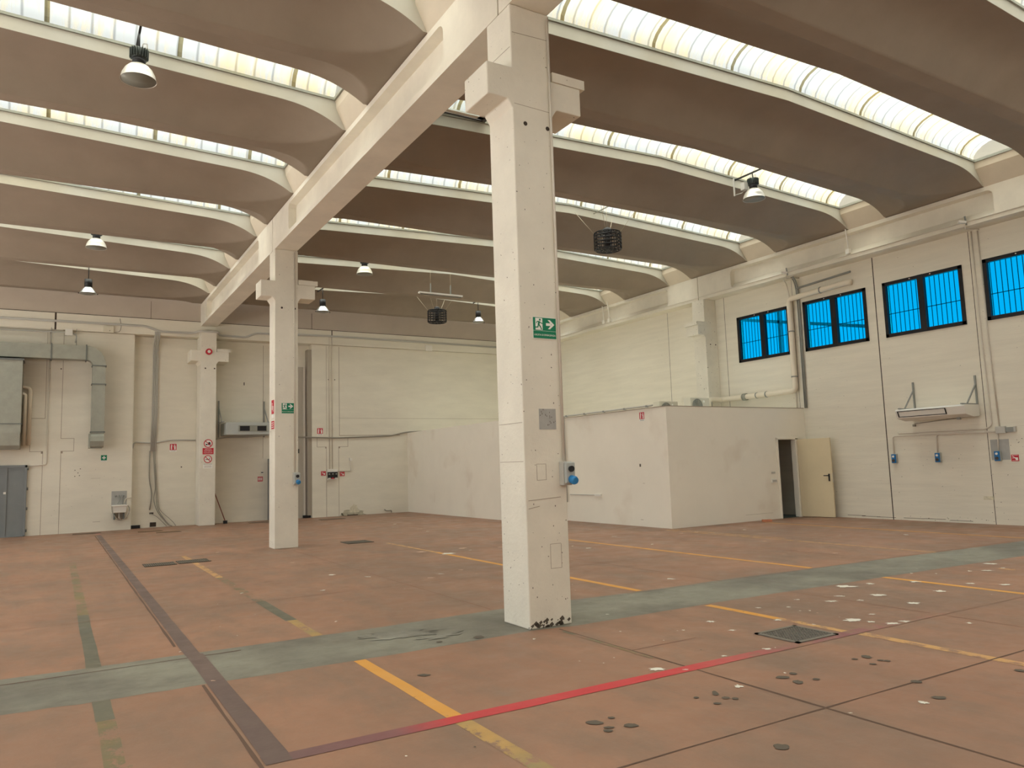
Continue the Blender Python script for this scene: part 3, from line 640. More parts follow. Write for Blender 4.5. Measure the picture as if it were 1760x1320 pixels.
we.box(x, XRW, YREAR-.25, YREAR, rz0, rz1); struct(we.build('wall_rear', fix=False), 'white rear wall with a high band of openings added for light', 'wall')
yd = MB().poly([(-40, -60, -.03), (60, -60, -.03), (60, 60, -.03), (-40, 60, -.03)]); 
struct(yd.build('ground', mat('yard_concrete', (.45, .43, .40), .9), fix=False), 'pale concrete yard around the building', 'ground')

# ---- office box in the corner
ob = MB().use(M_box); OZ = 2.89; fy = 13.50
ob.box(12.42, 16.20, fy, fy+.12, 0, OZ); ob.box(16.20, 17.05, fy, fy+.12, 2.09, OZ); ob.box(17.05, XRW, fy, fy+.12, 0, OZ)
ob.box(12.42, 12.54, fy+.12, 18.1, 0, OZ); ob.box(11.30, 12.54, 18.1, 18.22, 0, OZ); ob.box(11.30, 11.42, 18.22, YB, 0, OZ+.04)
ob.box(12.54, XRW, fy+.12, 26.4, OZ-.12, OZ-.02); ob.box(11.42, 12.54, 18.22, 26.4, OZ-.12, OZ-.02)
ob.use(M_groove); ob.box(12.40, XRW, fy-.006, fy+.12, OZ-.012, OZ+.004); ob.box(12.405, 12.54, fy, 18.1, OZ-.012, OZ+.004)
ob.use(M_drk)
for yy, z in ((14.5, 1.46),): ob.box(12.417, 12.43, yy, yy+.05, z, z+.07)
ob.use(M_groove); ob.box(12.418, 12.43, 14.38, 14.46, 1.05, 1.056); ob.box(12.418, 12.43, 14.5, 14.6, .16, .17); ob.box(14.9, 15.9, fy-.0015, fy+.01, .165, .17)
struct(ob.build('wall_office_box', fix=False), 'low white office box built in the far right corner', 'wall')
ir = MB().use(M_dkroom); ir.box(14.2, XRW, 16.0, 16.08, 0, 2.77); ir.box(14.2, 14.28, fy+.12, 16.0, 0, 2.77); ir.use(M_groove); ir.box(15, XRW, 15.985, 16.0, 1.03, 1.05)
ir.use(M_box); ir.box(17.02, 17.10, 15.1, 16.0, 0, 1.08)
ir.use(M_dkfloor); ir.box(14.28, XRW, fy+.02, 16.0, .001, .006); ir.use(M_dark); ir.box(14.3, XRW, 15.97, 16.0, 0, .10)
struct(ir.build('wall_office_inner', fix=False), 'dim inner wall seen through the open office doorway', 'wall')
iw = empty('window_40', 'black hatch window inside the office doorway', 'window', (17.0, 15.99, 1.50), kind='structure')
box('frame', M_box, iw, -.36, .36, -.03, 0, -.28, .36); box('glass', M_black, iw, -.31, .31, -.035, -.028, -.23, .31)
# open door: frame in the opening, leaf swung out towards the room
d1 = empty('door_1', 'open cream metal door leaf of the white office box', 'door', (17.02, fy-.02, 0), kind='structure')
fr = MB(); fr.box(-.82, -.77, -.012, .14, 0, 2.08); fr.box(-.82, .02, -.012, .14, 2.045, 2.10); fr.box(-.09, .02, -.012, .14, 0, 2.08); fr.build('door_frame', M_box, d1, bevel=.004)
lf = MB(); lf.box(0, .90, -.045, 0, .012, 2.045); L1 = lf.build('leaf', M_door, d1, bevel=.004); L1.location = (.0, -.02, 0); L1.rotation_euler = (0, 0, math.radians(-80.5))
hd = MB(); hd.box(.80, .84, -.056, -.044, .93, 1.12); hd.tube([(.82, -.05, 1.075), (.82, -.10, 1.075), (.70, -.10, 1.075)], .012, 8); h1 = hd.build('handle', M_black, L1)
hd = MB(); hd.box(.899, .904, -.034, -.012, .9, 1.14); hd.build('lock_plate', M_alu, L1)
for zz in (.3, 1.75):
    hg = MB(); hg.tube([(0, -.03, zz), (0, -.03, zz+.12)], .012, 8); hg.build('hinge', M_door, d1)

# ---- doors of the back wall
d2 = empty('door_2', 'grey steel panelled door at the far left of the back wall', 'door', (-1.40, YB, 0), kind='structure')
p = MB(); p.box(-.9, .69, -.05, -.002, 0, 2.0); p.build('leaf', M_steel, d2)
p = MB()
for a in ((-.9,.71,1.98,2.05),(-.9,.71,0,.03),(.655,.71,0,2.05)): p.box(a[0], a[1], -.09, -.002, a[2], a[3])
p.build('door_frame', M_steel, d2, bevel=.004)
p = MB(); p.box(.14, .23, -.075, -.05, .03, 1.98); p.box(.62, .655, -.07, -.05, .03, 1.98)
for z in (.72, 1.36): p.box(-.9, .14, -.07, -.05, z, z+.03)
p.box(.2,.66,-.068,-.05,1.92,1.96)
p.build('stiffener', M_steel, d2)
for zz in (.12, .75, 1.32, 1.9):
    h = MB(); h.tube([(.73, -.07, zz), (.73, -.07, zz+.08)], .018, 8); h.build('hinge', M_galvd, d2)
box('lock_plate', M_white, d2, .15, .21, -.08, -.075, 1.23, 1.29)
d3 = empty('door_3', 'dark grey steel door standing ajar beside the second column', 'door', (6.3, 26.72, 0), kind='structure')
p = MB(); p.box(-.04, .05, -.42, -.002, 0, 2.08); p.build('leaf', M_steel, d3)
for zz in (.1, .7, 1.32, 1.9): h = MB(); h.tube([(-.06, -.40, zz), (-.06, -.40, zz+.08)], .016, 8); h.build('hinge', M_galvd, d3)
d4 = empty('door_4', 'tall grey beige folding door in the wall recess', 'door', (7.1, 26.72, 0), kind='structure')
p = MB(); p.box(-.65, .40, -.06, -.002, 0, 5.3); p.build('leaf', mat('beige_grey_panel', (.46, .42, .35), .7), d4)
p = MB(); p.box(.36, .43, -.12, -.06, .1, 5.3); p.build('post', M_cond, d4)
box('foot', M_black, d4, .34, .60, -.14, -.01, 0, .09); box('latch', M_black, d4, .16, .22, -.08, -.06, 2.25, 2.4)
box('shaded_side', mat('shaded_beige_panel', (.36, .32, .26), .8), d4, .46, .598, -.30, -.003, .09, 5.9)  # strip beside the post, its shadow side painted in as darker beige
# skirting vent by the recess corner
tag(box('floor_vent', M_black, None, 2.075, 2.34, 26.66, 26.719, .0, .10), 'small black vent at the foot of the wall recess corner', 'vent')
# outside steel canopy seen through the blue windows
cn = MB(); cn.bar((18.5, 16.4, 5.93), (18.5, 11.9, 4.93), .09, .09); cn.bar((18.5, 14.98, 3.4), (18.5, 14.98, 6.6), .09, .09); cn.bar((18.5, 16.4, 6.45), (18.5, 13.4, 6.0), .06, .07)
cn.bar((18.5, 11.95, -.03), (18.5, 11.95, 5.0), .05, .05)
cn.build('x'); D.objects['x'].name = 'canopy_frame'; o = D.objects['canopy_frame']; o.data.materials[0] = M_steel
tag(o, 'grey steel canopy frame outside the blue windows', 'canopy frame')
MB().box(18.46, 18.54, 14.94, 15.02, -.03, 3.4).build('post', M_steel, o)

# ================================================================= THE THINGS
# ---- high-bay lamps
def highbay(label, loc, kind='white', bar=True, rodz=.28, group='high bay lamps under the roof'):
    root = empty('high_bay_lamp', label, 'lamp', loc, 0, group)
    R = .235
    if kind == 'white':
        m = MB(); prof = [(.085, .20), (.13, .175), (.18, .12), (.215, .05), (R, -.03), (R+.006, -.035), (R-.004, -.03), (.208, .05), (.172, .115), (.12, .165), (.08, .19)]
        m.lathe(prof, 48); m.build('reflector', M_refl, root)
        m = MB(); m.lathe([(0.0001, -.022), (R-.006, -.022), (R-.006, -.028), (.0001, -.028)], 36); m.build('front_glass', M_bulb, root)
        m = MB(); m.lathe([(.085, .20), (.09, .30), (.0001, .30)], 24)
        m.build('lamp_neck', M_black, root)
        m = MB(); m.lathe([(.09, .29), (.10, .30), (.10, .42), (.09, .43), (.0001, .43)], 24)
        for k in range(20):
            a = 2*PI*k/20; m.bar((.085*math.cos(a), .085*math.sin(a), .36), (.125*math.cos(a), .125*math.sin(a), .36), .008, .13)
        m.build('finned_housing', mat('dark_green_grey_metal', (.06, .07, .065), .5, .4), root)
    else:
        m = MB(); prof = [(.07, .17), (.11, .14), (.16, .08), (.20, .01), (.215, -.02), (.235, -.028), (.213, -.025), (.195, .0), (.15, .07), (.10, .13)]
        m.lathe(prof, 48); m.build('reflector', M_reflm, root)
        m = MB(); m.lathe([(.0001, -.015), (.21, -.015), (.21, -.02), (.0001, -.02)], 30); m.build('front_glass', M_bulb, root)
        m = MB(); m.lathe([(.0001, .16), (.10, .16), (.10, .38), (.0001, .38)], 24); m.build('ballast_housing', M_black, root)
        [MB().bar((q*.22, 0, -.03), (q*.25, 0, -.03), .03, .02).build('clip', M_black, root) for q in (-1, 1)]
    z0 = .43 if kind == 'white' else .38
    m = MB(); m.tube([(0, 0, z0-.01), (0, 0, z0+rodz)], .012, 8); m.build('stem', M_black, root)
    if kind == 'white':
        m = MB(); m.tube([(.03, 0, z0), (.05, 0, z0+.1), (.10, 0, z0+.11), (.11, 0, z0-.03)], .007, 6); m.build('power_cord', M_cable, root)
    if bar:
        m = MB(); m.bar((0, -.52, z0+rodz), (0, .56, z0+rodz), .03, .03); m.build('hanger_bar', M_black, root)
    return root
highbay('large ribbed bell lamp on the left, hanging in the largest left rooflight', (.86, 11.35, 7.20), rodz=.26)
highbay('white bell lamp of the left bay, two rooflights behind the large one', (.73, 21.0, 7.34), rodz=.07, bar=False)
highbay('silver bell lamp with black ballast, left of the middle beam', (.67, 24.16, 6.84), 'silver', rodz=.52)
highbay('white bell lamp hanging between the second and nearest columns', (7.66, 20.85, 7.36), rodz=.05, bar=False)
highbay('silver bell lamp just right of the second column corbel', (7.40, 24.1, 6.83), 'silver', rodz=.38)
highbay('silver bell lamp behind the nearest column, left of it', (13.22, 24.1, 6.90), 'silver', rodz=.38)
lp = highbay('white bell lamp with a black bar across the right rooflight', (12.95, 10.93, 7.25), rodz=.14)
m = MB(); m.box(-.22, -.10, .05, .16, .18, .34); m.box(-.26, -.24, .3, .33, .1, .5); m.tube([(-.16, .1, .2), (-.2, .15, .12), (-.24, .3, .12)], .008, 6); m.build('ballast_box', M_greyp, lp)

# ---- round black wire cages hung on wires
def cage(label, loc, r, h, top):
    root = empty('hanging_cage', label, 'hanging cage', loc, 0, 'round black wire cages under the roof'); n = 24
    m = MB()
    for i in range(6):
        z = -h/2+h*i/5; rr = r*(1 if 0 < i < 5 else .93)
        m.tube([(rr*math.cos(2*PI*k/n), rr*math.sin(2*PI*k/n), z) for k in range(n+1)], .015, 6, False)
    for k in range(16): a = 2*PI*k/16; m.bar((r*math.cos(a), r*math.sin(a), -h/2), (r*math.cos(a), r*math.sin(a), h/2), .014)
    m.build('wire_ring_cage', M_black, root)
    for z, nm in ((-h/2, 'bottom_grille'), (h/2, 'top_grille')):
        m = MB()
        for k in range(6): a = PI*k/6; m.bar((r*.94*math.cos(a), r*.94*math.sin(a), z), (-r*.94*math.cos(a), -r*.94*math.sin(a), z), .015)
        for q in (.35, .65): m.tube([(r*q*math.cos(2*PI*k/n), r*q*math.sin(2*PI*k/n), z) for k in range(n+1)], .012, 6, False)
        m.build(nm, M_black, root)
    m = MB(); m.lathe([(.0001, -h*.42), (r*.22, -h*.42), (r*.22, h*.45), (.0001, h*.45)], 20); m.build('inner_drum', mat('dark_drum', (.012, .010, .010), .6), root)
    m = MB(); m.lathe([(.0001, h/2), (.06, h/2), (.10, h/2+.05), (.09, h/2+.12), (.0001, h/2+.15)], 16); m.build('hook_block', M_black, root)
    for sx, sy in ((-1, -1), (-1, 1), (1, -1), (1, 1)):
        m = MB(); m.tube([(sx*r*.68, sy*r*.68, h/2), (sx*.62, sy*.53, top)], .0045, 5); m.build('hanging_wire', M_wire, root)
    m = MB(); m.tube([(0, 0, h/2+.12), (0, 0, top)], .0045, 5); m.build('hanging_wire', M_wire, root)
    m = MB(); m.bar((0, -.50, top), (0, .50, top), .02); m.build('cross_bar', M_galv, root)
cage('round black wire cage hanging right of the nearest column', (11.45, 14.19, 6.97), .33, .42, .86)
cage('smaller looking round black wire cage hanging by the fluorescent batten', (11.48, 23.97, 6.93), .33, .42, .88)
# fluorescent batten
t = empty('batten_light', 'long fluorescent batten light hanging under the far right bay roof', 'light', (10.06, 20.71, 6.88))
box('batten', M_white, t, -.74, .74, -.05, .05, .0, .05, bevel=.005); m = MB(); m.tube([(-.7, -.02, -.02), (.7, -.02, -.02)], .016, 8); m.build('tube', M_bulb, t)
for x in (-.34, .34): box('bracket', M_dcond, t, x-.015, x+.015, -.015, .015, .05, .34); box('bracket_foot', M_dcond, t, x-.015, x+.09, -.02, .02, .05, .065)

for x in (-.34, .34):
    m = MB(); m.tube([(x, 0, .3), (x, 0, .92)], .005, 5); m.build('hanging_wire', M_wire, t)
m = MB(); m.bar((-.4, 0, .93), (.4, 0, .93), .03); m.bar((0, -.5, .93), (0, .5, .93), .03); m.build('cross_bar', M_galv, t)

# ---- open roof hatch
t = empty('roof_hatch', 'grey framed glazed roof hatch set in a rooflight beside the middle beam', 'roof hatch', (5.72, 10.93, 7.80))
m = MB(); HX0, HX1, HY = -.95, .78, .50
for a in ((HX0, HX1, HY-.03, HY, -.02, .01), (HX0, HX1, -HY, -HY+.03, -.02, .01), (HX1-.07, HX1, -HY, HY, -.02, .08), (HX0, HX0+.05, -HY, HY, -.02, .01)): m.box(*a)
m.build('curb_frame', mat('dark_grey_metal', (.10, .10, .10), .5, .3), t)
m = MB()
for a in ((HX0+.05, HX1-.07, HY-.13, HY-.03, .012, .04), (HX0+.05, HX1-.07, -HY+.03, -HY+.13, .012, .04), (HX1-.17, HX1-.07, -HY+.03, HY-.03, .012, .04), (HX0+.05, HX0+.12, -HY+.03, HY-.03, .012, .04)): m.box(*a)
m.build('sash', M_signw, t); box('pane', M_clear, t, HX0+.12, HX1-.17, -HY+.13, HY-.13, .02, .025)
box('stay', M_black, t, -.36, -.32, .44, .49, -.20, .0)

# ---- signs
def wallthing(name, label, cat, x, y, z, face='front', group=None): return empty(name, label, cat, (x, y, z), 0 if face == 'front' else -PI/2, group)
def plate(t, w, h, m, th=.004, x=0, z=0, name='plate', y=0): return box(name, m, t, x-w/2, x+w/2, y-th, y, z-h/2, z+h/2)
def flat(t, polys, m, y=-.0052, name='symbol'):
    b = MB()
    for P in polys: b.prism([(p[0], y, p[1]) for p in P], (0, .001, 0))
    return b.build(name, m, t)
def seg(a, b, w): # thick line as polygon
    d = Vector((b[0]-a[0], b[1]-a[1])); n = Vector((-d.y, d.x)).normalized()*w/2
    return [(a[0]+n.x, a[1]+n.y), (b[0]+n.x, b[1]+n.y), (b[0]-n.x, b[1]-n.y), (a[0]-n.x, a[1]-n.y)]
def disc(cx, cz, r, k=18): return [(cx+r*math.cos(2*PI*i/k), cz+r*math.sin(2*PI*i/k)) for i in range(k)]
def ring(cx, cz, r, w, k=24):
    out = []
    for i in range(k):
        a, b = 2*PI*i/k, 2*PI*(i+1)/k; out.append([(cx+r*math.cos(a), cz+r*math.sin(a)), (cx+r*math.cos(b), cz+r*math.sin(b)), (cx+(r-w)*math.cos(b), cz+(r-w)*math.sin(b)), (cx+(r-w)*math.cos(a), cz+(r-w)*math.sin(a))])
    return out
def exit_sign(label, x, y, z, w=.29, h=.225):
    t = wallthing('exit_sign', label, 'sign', x, y, z, group='emergency exit signs on the columns')
    plate(t, w, h, M_signw); plate(t, w-.008, h*.61, M_green, .0045, 0, h*.178, 'upper_panel'); plate(t, w-.008, h*.345, M_green, .0045, 0, -h*.31, 'lower_panel')
    cx = -w*.24; dz = h*.18
    flat(t, [[(cx-.043, dz-.062), (cx+.043, dz-.062), (cx+.043, dz+.062), (cx-.043, dz+.062)]], M_signw, name='doorway')
    P = [disc(cx+.012, dz+.044, .011), seg((cx+.004, dz+.028), (cx-.006, dz-.008), .022), seg((cx+.006, dz+.024), (cx+.028, dz+.010), .009), seg((cx+.026, dz+.010), (cx+.045, dz+.006), .009),
         seg((cx-.0, dz+.026), (cx-.022, dz+.024), .009), seg((cx-.022, dz+.026), (cx-.032, dz+.006), .008), seg((cx-.004, dz-.006), (cx+.018, dz-.030), .013), seg((cx+.016, dz-.026), (cx+.032, dz-.058), .011),
         seg((cx-.008, dz-.008), (cx-.016, dz-.034), .012), seg((cx-.013, dz-.034), (cx-.046, dz-.036), .011)]
    flat(t, P, M_green, -.0066, 'running_figure')
    ax = w*.24
    flat(t, [[(ax-.052, dz-.014), (ax+.01, dz-.014), (ax+.01, dz+.014), (ax-.052, dz+.014)], [(ax-.030, dz+.048), (ax-.004, dz+.048), (ax+.052, dz), (ax+.018, dz)], [(ax-.030, dz-.048), (ax-.004, dz-.048), (ax+.052, dz), (ax+.018, dz)]], M_signw, -.0056, 'arrow')
    text('USCITA DI EMERGENZA', t, M_signw, .0245, 0, -h*.36)
    return t
exit_sign('green running man exit sign on the nearest column', 4.295, 6.418, 2.995)
exit_sign('small looking green exit sign on the second column', 4.275, 16.458, 2.975, w=.27, h=.23)
def ext_sign(label, x, y, z, face='front', w=.2, h=.2, base=True):
    t = wallthing('extinguisher_sign', label, 'sign', x, y, z, face, 'red fire extinguisher signs')
    plate(t, w+.01, h+.055, M_signw, .003, 0, -.022); plate(t, w, h, M_red, .0042)
    s = w/.2
    def q(P): return [[(a*s, b*s) for a, b in p] for p in P]
    flat(t, q([disc(-.05, .065, .018, 10), seg((-.05, .045), (-.05, -.03), .034), seg((-.05, .03), (-.012, .045), .012), seg((-.06, -.03), (-.06, -.08), .015), seg((-.04, -.03), (-.04, -.08), .015)]), M_signw, name='figure')
    flat(t, q([[(.03, -.08), (.075, -.08), (.075, .03), (.03, .03)], [(.04, .04), (.065, .04), (.06, .07), (.03, .08)], seg((.03, .06), (.012, .0), .008)]), M_signw, name='extinguisher_symbol')
    if base: text('ESTINTORE', t, M_black, .026, 0, -h/2-.036)
    return t
ext_sign('red extinguisher sign in the wall recess left of the far column', 3.265, 26.719, 2.53)
ext_sign('red extinguisher sign on the back wall right of the recess', 7.985, 26.398, 3.01)
ext_sign('red extinguisher sign high on the left face of the office box', 12.419, 14.37, 2.715, 'side', .18, .17)
def hose_sign(label, x, y, z, face='front', w=.15, h=.14):
    t = wallthing('fire_equipment_sign', label, 'sign', x, y, z, face, 'small square red fire equipment signs')
    plate(t, w, h, M_red)
    flat(t, [[(.01, -.045), (.055, -.045), (.055, .01), (.01, .01)], seg((-.055, .045), (-.01, .01), .012), seg((-.055, .0), (-.02, .0), .012), seg((-.01, .01), (.01, -.01), .02), [(-.06, -.055), (.06, -.055), (.06, -.05), (-.06, -.05)], [(-.06, .055), (.06, .055), (.06, .06), (-.06, .06)]], M_signw)
    return t
hose_sign('small red sign left of the row of three sockets on the back wall', 8.10, 26.398, 1.52, w=.17, h=.16)
hose_sign('small red sign right of the row of three sockets on the back wall', 8.78, 26.398, 1.48, w=.17, h=.16)
hose_sign('small red sign on the right wall beside the last blue socket', XRW-.001, 8.31, 1.415, 'side')
t = wallthing('fire_notice', 'small red fire notice in the recess beside the dark steel door', 'sign', 6.01, 26.718, 1.40); plate(t, .17, .16, M_red)
for k in range(3): flat(t, [[(-.07+.05*k, -.05), (-.04+.05*k, -.05), (-.04+.05*k, .05), (-.07+.05*k, .05)]], M_signw)
t = wallthing('light_switch', 'tiny grey switch above the red notice in the recess', 'switch', 6.07, 26.72, 1.62); plate(t, .09, .09, M_white, .03); plate(t, .07, .03, M_black, .034, 0, 0, 'rocker')
t = wallthing('first_aid_sign', 'green square first aid sign with a white cross on the back wall', 'sign', 1.28, YB, 2.20)
plate(t, .16, .20, M_signw); plate(t, .16, .16, M_green, .0045, 0, .02, 'panel'); flat(t, [seg((-.05, .02), (.05, .02), .034), seg((0, -.03), (0, .07), .034)], M_signw, name='cross'); text('PRONTO SOCCORSO', t, M_black, .014, 0, -.088)
# prohibition signs on the far column
def prohibit(t, cz, r=.125, smoke=False):
    flat(t, [disc(0, cz, r, 28)], M_signw, -.003, 'disc')
    if smoke: flat(t, [seg((-.07, cz-.01), (.05, cz-.01), .02), seg((.06, cz-.01), (.06, cz+.05), .008), seg((.04, cz+.01), (.045, cz+.045), .008)], M_black, -.0042, 'cigarette')
    else: flat(t, [[(-.0, cz-.05), (.07, cz-.05), (.07, cz+.03), (.03, cz+.05), (.0, cz+.03)], seg((-.075, cz-.045), (.0, cz-.03), .025), disc(-.05, cz-.03, .022, 10)], M_black, -.0042, 'vehicle_symbol')
    flat(t, ring(0, cz, r, r*.2)+[seg((-r*.66, cz+r*.66), (r*.66, cz-r*.66), r*.17)], M_red, -.0052, 'red_ring')
t = wallthing('prohibition_sign', 'red ringed prohibition sign with a red text panel, upper one on the far column', 'sign', 4.20, 25.918, 2.60)
prohibit(t, 0, .135); plate(t, .33, .20, M_red, .004, 0, -.245, 'text_panel')
for s_, zz in (('VIETATO', -.20), ('SOSTARE E', -.255), ('PARCHEGGIARE', -.31)): text(s_, t, M_signw, .05 if len(s_) < 10 else .036, 0, zz)
t = wallthing('no_smoking_sign', 'round red and white no smoking sign, lower one on the far column', 'sign', 4.195, 25.918, 2.10)
prohibit(t, .0, .125, True); plate(t, .28, .14, M_signw, .003, 0, -.225, 'text_panel'); text('VIETATO FUMARE', t, M_black, .032, 0, -.175)
for k in range(3): flat(t, [[(-.11, -.215-.025*k), (.11, -.215-.025*k), (.11, -.208-.025*k), (-.11, -.208-.025*k)]], M_groove, -.0042, 'small_print')
t = wallthing('column_notice', 'red fire notice on the left face of the second column', 'sign', 3.998, 16.62, 2.99, 'side'); plate(t, .2, .30, M_red, .004, 0, .02); flat(t, [disc(-.03, .09, .02, 10), seg((-.03, .06), (-.03, -.04), .04), [(.02, -.08), (.06, -.08), (.06, .04), (.02, .04)]], M_signw); plate(t, .2, .07, M_signw, .0035, 0, -.18, 'caption')
t = wallthing('warning_notice', 'smaller red text notice below the tall one on the second column', 'sign', 3.998, 16.61, 2.62, 'side'); plate(t, .24, .17, M_red, .004)
for zz in (.045, 0, -.045): flat(t, [[(-.09, zz-.008), (.09, zz-.008), (.09, zz+.008), (-.09, zz+.008)]], M_signw, name='text_line')
t = wallthing('alarm_beacon', 'round red alarm beacon between the corbels of the far column', 'beacon', 4.19, 25.92, 5.58)
m = MB(); m.tube([(0, 0, 0), (0, -.05, 0)], .10, 20); m.build('base', M_red, t); m = MB(); m.tube([(0, -.05, 0), (0, -.065, 0)], .05, 16); m.build('horn', M_signw, t)

# ---- industrial sockets
def pillar_socket(label, x, y, z, s=1.0):
    t = wallthing('industrial_socket', label, 'socket', x, y, z, group='grey interlocked sockets with blue plugs')
    box('backbox', M_greyp, t, -.055*s, .055*s, -.075, 0, -.12*s, .12*s, bevel=.006)
    box('front_cover', M_acg, t, -.045*s, .07*s, -.11, -.075, -.10*s, .11*s, bevel=.008)
    m = MB(); m.tube([(.015, -.11, .045*s), (.015, -.135, .045*s)], .030*s, 18); m.build('rotary_switch', M_black, t)
    m = MB(); m.tube([(.022, -.10, -.06*s), (.03, -.15, -.072*s), (.032, -.17, -.076*s)], [.042*s, .044*s, .034*s], 18); m.build('blue_plug_cap', M_lblue, t); return t
pillar_socket('grey switched socket with blue cap on the nearest column', 4.465, 6.42, 1.50)
pillar_socket('grey switched socket with blue cap on the second column', 4.44, 16.46, 1.46, 1.1)
def blue_socket(label, y, z=1.465):
    t = wallthing('blue_socket', label, 'socket', XRW, y, z, 'side', 'blue sockets in a row on the right wall')
    box('backbox', M_acg, t, -.06, .06, -.06, 0, -.11, .11, bevel=.006); box('blue_front', M_blue, t, -.055, .055, -.085, -.06, -.105, .105, bevel=.005)
    m = MB(); m.tube([(0, -.085, .05), (0, -.10, .05)], .026, 14); m.build('rotary_switch', M_signw, t)
    m = MB(); m.tube([(0, -.085, -.045), (0, -.105, -.05)], .034, 14); m.build('socket_lid', M_iron, t); return t
blue_socket('blue socket on the right wall nearest the open door', 11.03-.05); blue_socket('middle blue socket below the ceiling air conditioner', 9.94-.02); blue_socket('blue socket below the grey junction box on the right wall', 8.63)
t = wallthing('socket_row', 'row of three white and black sockets low on the back wall', 'socket', 8.41, YB, 1.46)
box('mounting_rail', M_white, t, -.19, .19, -.05, 0, -.18, .2)
for x in (-.125, 0, .125):
    box('socket_unit', M_black, t, x-.055, x+.055, -.09, -.05, -.13, .1); box('label_strip', M_red if x == 0 else M_white, t, x-.045, x+.045, -.095, -.09, -.14, -.10); 
    m = MB(); m.tube([(x, -.09, .03), (x, -.10, .03)], .028, 12); m.build('socket_lid', M_dcond, t)
t = wallthing('wall_sensor', 'small white box above the bent conduit on the back wall', 'sensor', 9.09, YB, 1.99); box('housing', M_white, t, -.05, .05, -.05, 0, -.05, .05)
t = wallthing('light_switch', 'small white double switch left of the office doorway', 'switch', 16.02, 13.50, .98); plate(t, .20, .10, M_white, .03); plate(t, .16, .05, M_greyp, .034, 0, 0, 'rocker'); 
t = wallthing('label_strip', 'small grey tag above the switch by the office doorway', 'tag', 16.02, 13.50, 1.19); plate(t, .14, .05, M_greyp, .006)
t = wallthing('wall_trunking', 'thin grey cable trunking ending in a box, low on the office box left face', 'trunking', 12.42, 16.9, .735, 'side'); box('trunking_run', M_greyp, t, -.65, .55, -.02, 0, -.01, .01); box('outlet_box', M_white, t, .5, .78, -.04, 0, -.035, .03)

# ---- conduits and pipes
def run(name, label, cat, pts, r, m, rb=.08, group=None, seg=8):
    b = MB(); P = bend(pts, rb) if len(pts) > 2 else pts; o0 = Vector(P[0]); b.tube([Vector(p)-o0 for p in P], r, seg); o = b.build(name, m); o.location = o0; return tag(o, label, cat, group)
run('conduit', 'grey conduit running down the nearest column to its socket', 'conduit', [(4.465, 6.402, 6.44), (4.465, 6.402, 1.6)], .013, M_cond)
run('conduit', 'grey conduit running down the second column to its socket', 'conduit', [(4.41, 16.442, 6.44), (4.42, 16.442, 1.58)], .014, M_cond)
o = run('conduit', 'long grey conduit crossing the back wall under the roof, left part', 'conduit', [(XLW+.1, 26.26, 6.34), (2.35, 26.26, 6.36), (2.78, 26.26, 6.21), (3.75, 26.26, 6.22), (3.92, 25.88, 6.24), (4.45, 25.88, 6.24), (4.6, 26.26, 6.2), (5.4, 26.26, 6.18), (5.75, 26.26, 6.34), (8.2, 26.26, 6.40), (XRB-.1, 26.26, 6.36)], .035, M_greyp, .1)
o['label'] = 'long grey conduit crossing the whole back wall under the roof'
run('conduit', 'thinner grey conduit below it at the far left, ending in a bend', 'conduit', [(XLW+.1, 26.27, 6.00), (.34, 26.27, 6.02), (.46, 26.27, 5.95), (.43, 26.27, 5.72)], .022, M_greyp)
run('conduit', 'second thin white conduit at the far left under the roof', 'conduit', [(XLW+.1, 26.275, 5.9+.16), (.1, 26.275, 6.075)], .018, M_white)
t = wallthing('junction_box', 'square white junction box over the air duct elbow', 'junction box', .25, 26.30, 6.02); box('housing', M_white, t, -.10, .10, -.08, 0, -.09, .10, bevel=.005)
t = wallthing('emergency_lamp', 'flat cream emergency lamp on the band left of the recess', 'lamp', 1.31, 26.30, 6.18); box('housing', mat('cream_plastic', (.66, .62, .50), .5), t, -.14, .14, -.09, 0, -.10, .10, bevel=.006); m = MB(); m.tube([(.03, -.09, -.04), (.03, -.10, -.04)], .012, 8); m.build('test_button', M_black, t)
m = MB(); m.tube([Vector(p)-Vector((1.46, 26.24, 6.1)) for p in bend([(1.46, 26.24, 6.1), (1.62, 26.24, 6.12), (1.66, 26.24, 6.3), (1.62, 26.26, 6.55)], .1)], .008, 6); o = m.build('cable', M_cable); o.location = (1.46, 26.24, 6.1); tag(o, 'short looped cable beside the cream emergency lamp', 'cable')
t = wallthing('junction_box', 'white junction box on the back wall behind the hanging cages', 'junction box', 12.2, 26.30, 6.17); box('housing', M_white, t, -.13, .13, -.08, 0, -.11, .11, bevel=.005)
run('conduit', 'thin conduit dropping down the far left flush column to the steel door', 'conduit', [(-.23, 26.36, 6.3), (-.22, 26.38, 2.05), (-.66, 26.38, 2.02)], .016, M_cond, .05)
t = empty('cable_bundle', 'bundle of grey conduits and loose cables down the recess wall', 'cables', (2.70, 26.69, 0))
for dx, r in ((-.065, .020), (-.022, .020), (.021, .020), (.064, .020)):
    m = MB(); m.tube(bend([(dx, -.42, 6.2), (dx, -.38, 6.03), (dx, -.02, 5.80), (dx, -.02, 3.7), (dx-.03, -.02, 2.4)], .1), r, 8); m.build('conduit_run', M_greyp, t)
def loose(P, r=.012): m = MB(); m.tube(bend(P, .25, 6), r, 6); m.build('loose_cable', M_cable, t)
loose([(-.12, -.02, 2.42), (-.13, -.03, 1.5), (-.03, -.03, 1.05), (-.10, -.03, .55)], .018); loose([(-.02, -.02, 2.42), (.06, -.04, 1.2), (.0, -.04, .9), (.10, -.05, .5), (.45, -.08, .05), (.55, -.15, .02)], .014)
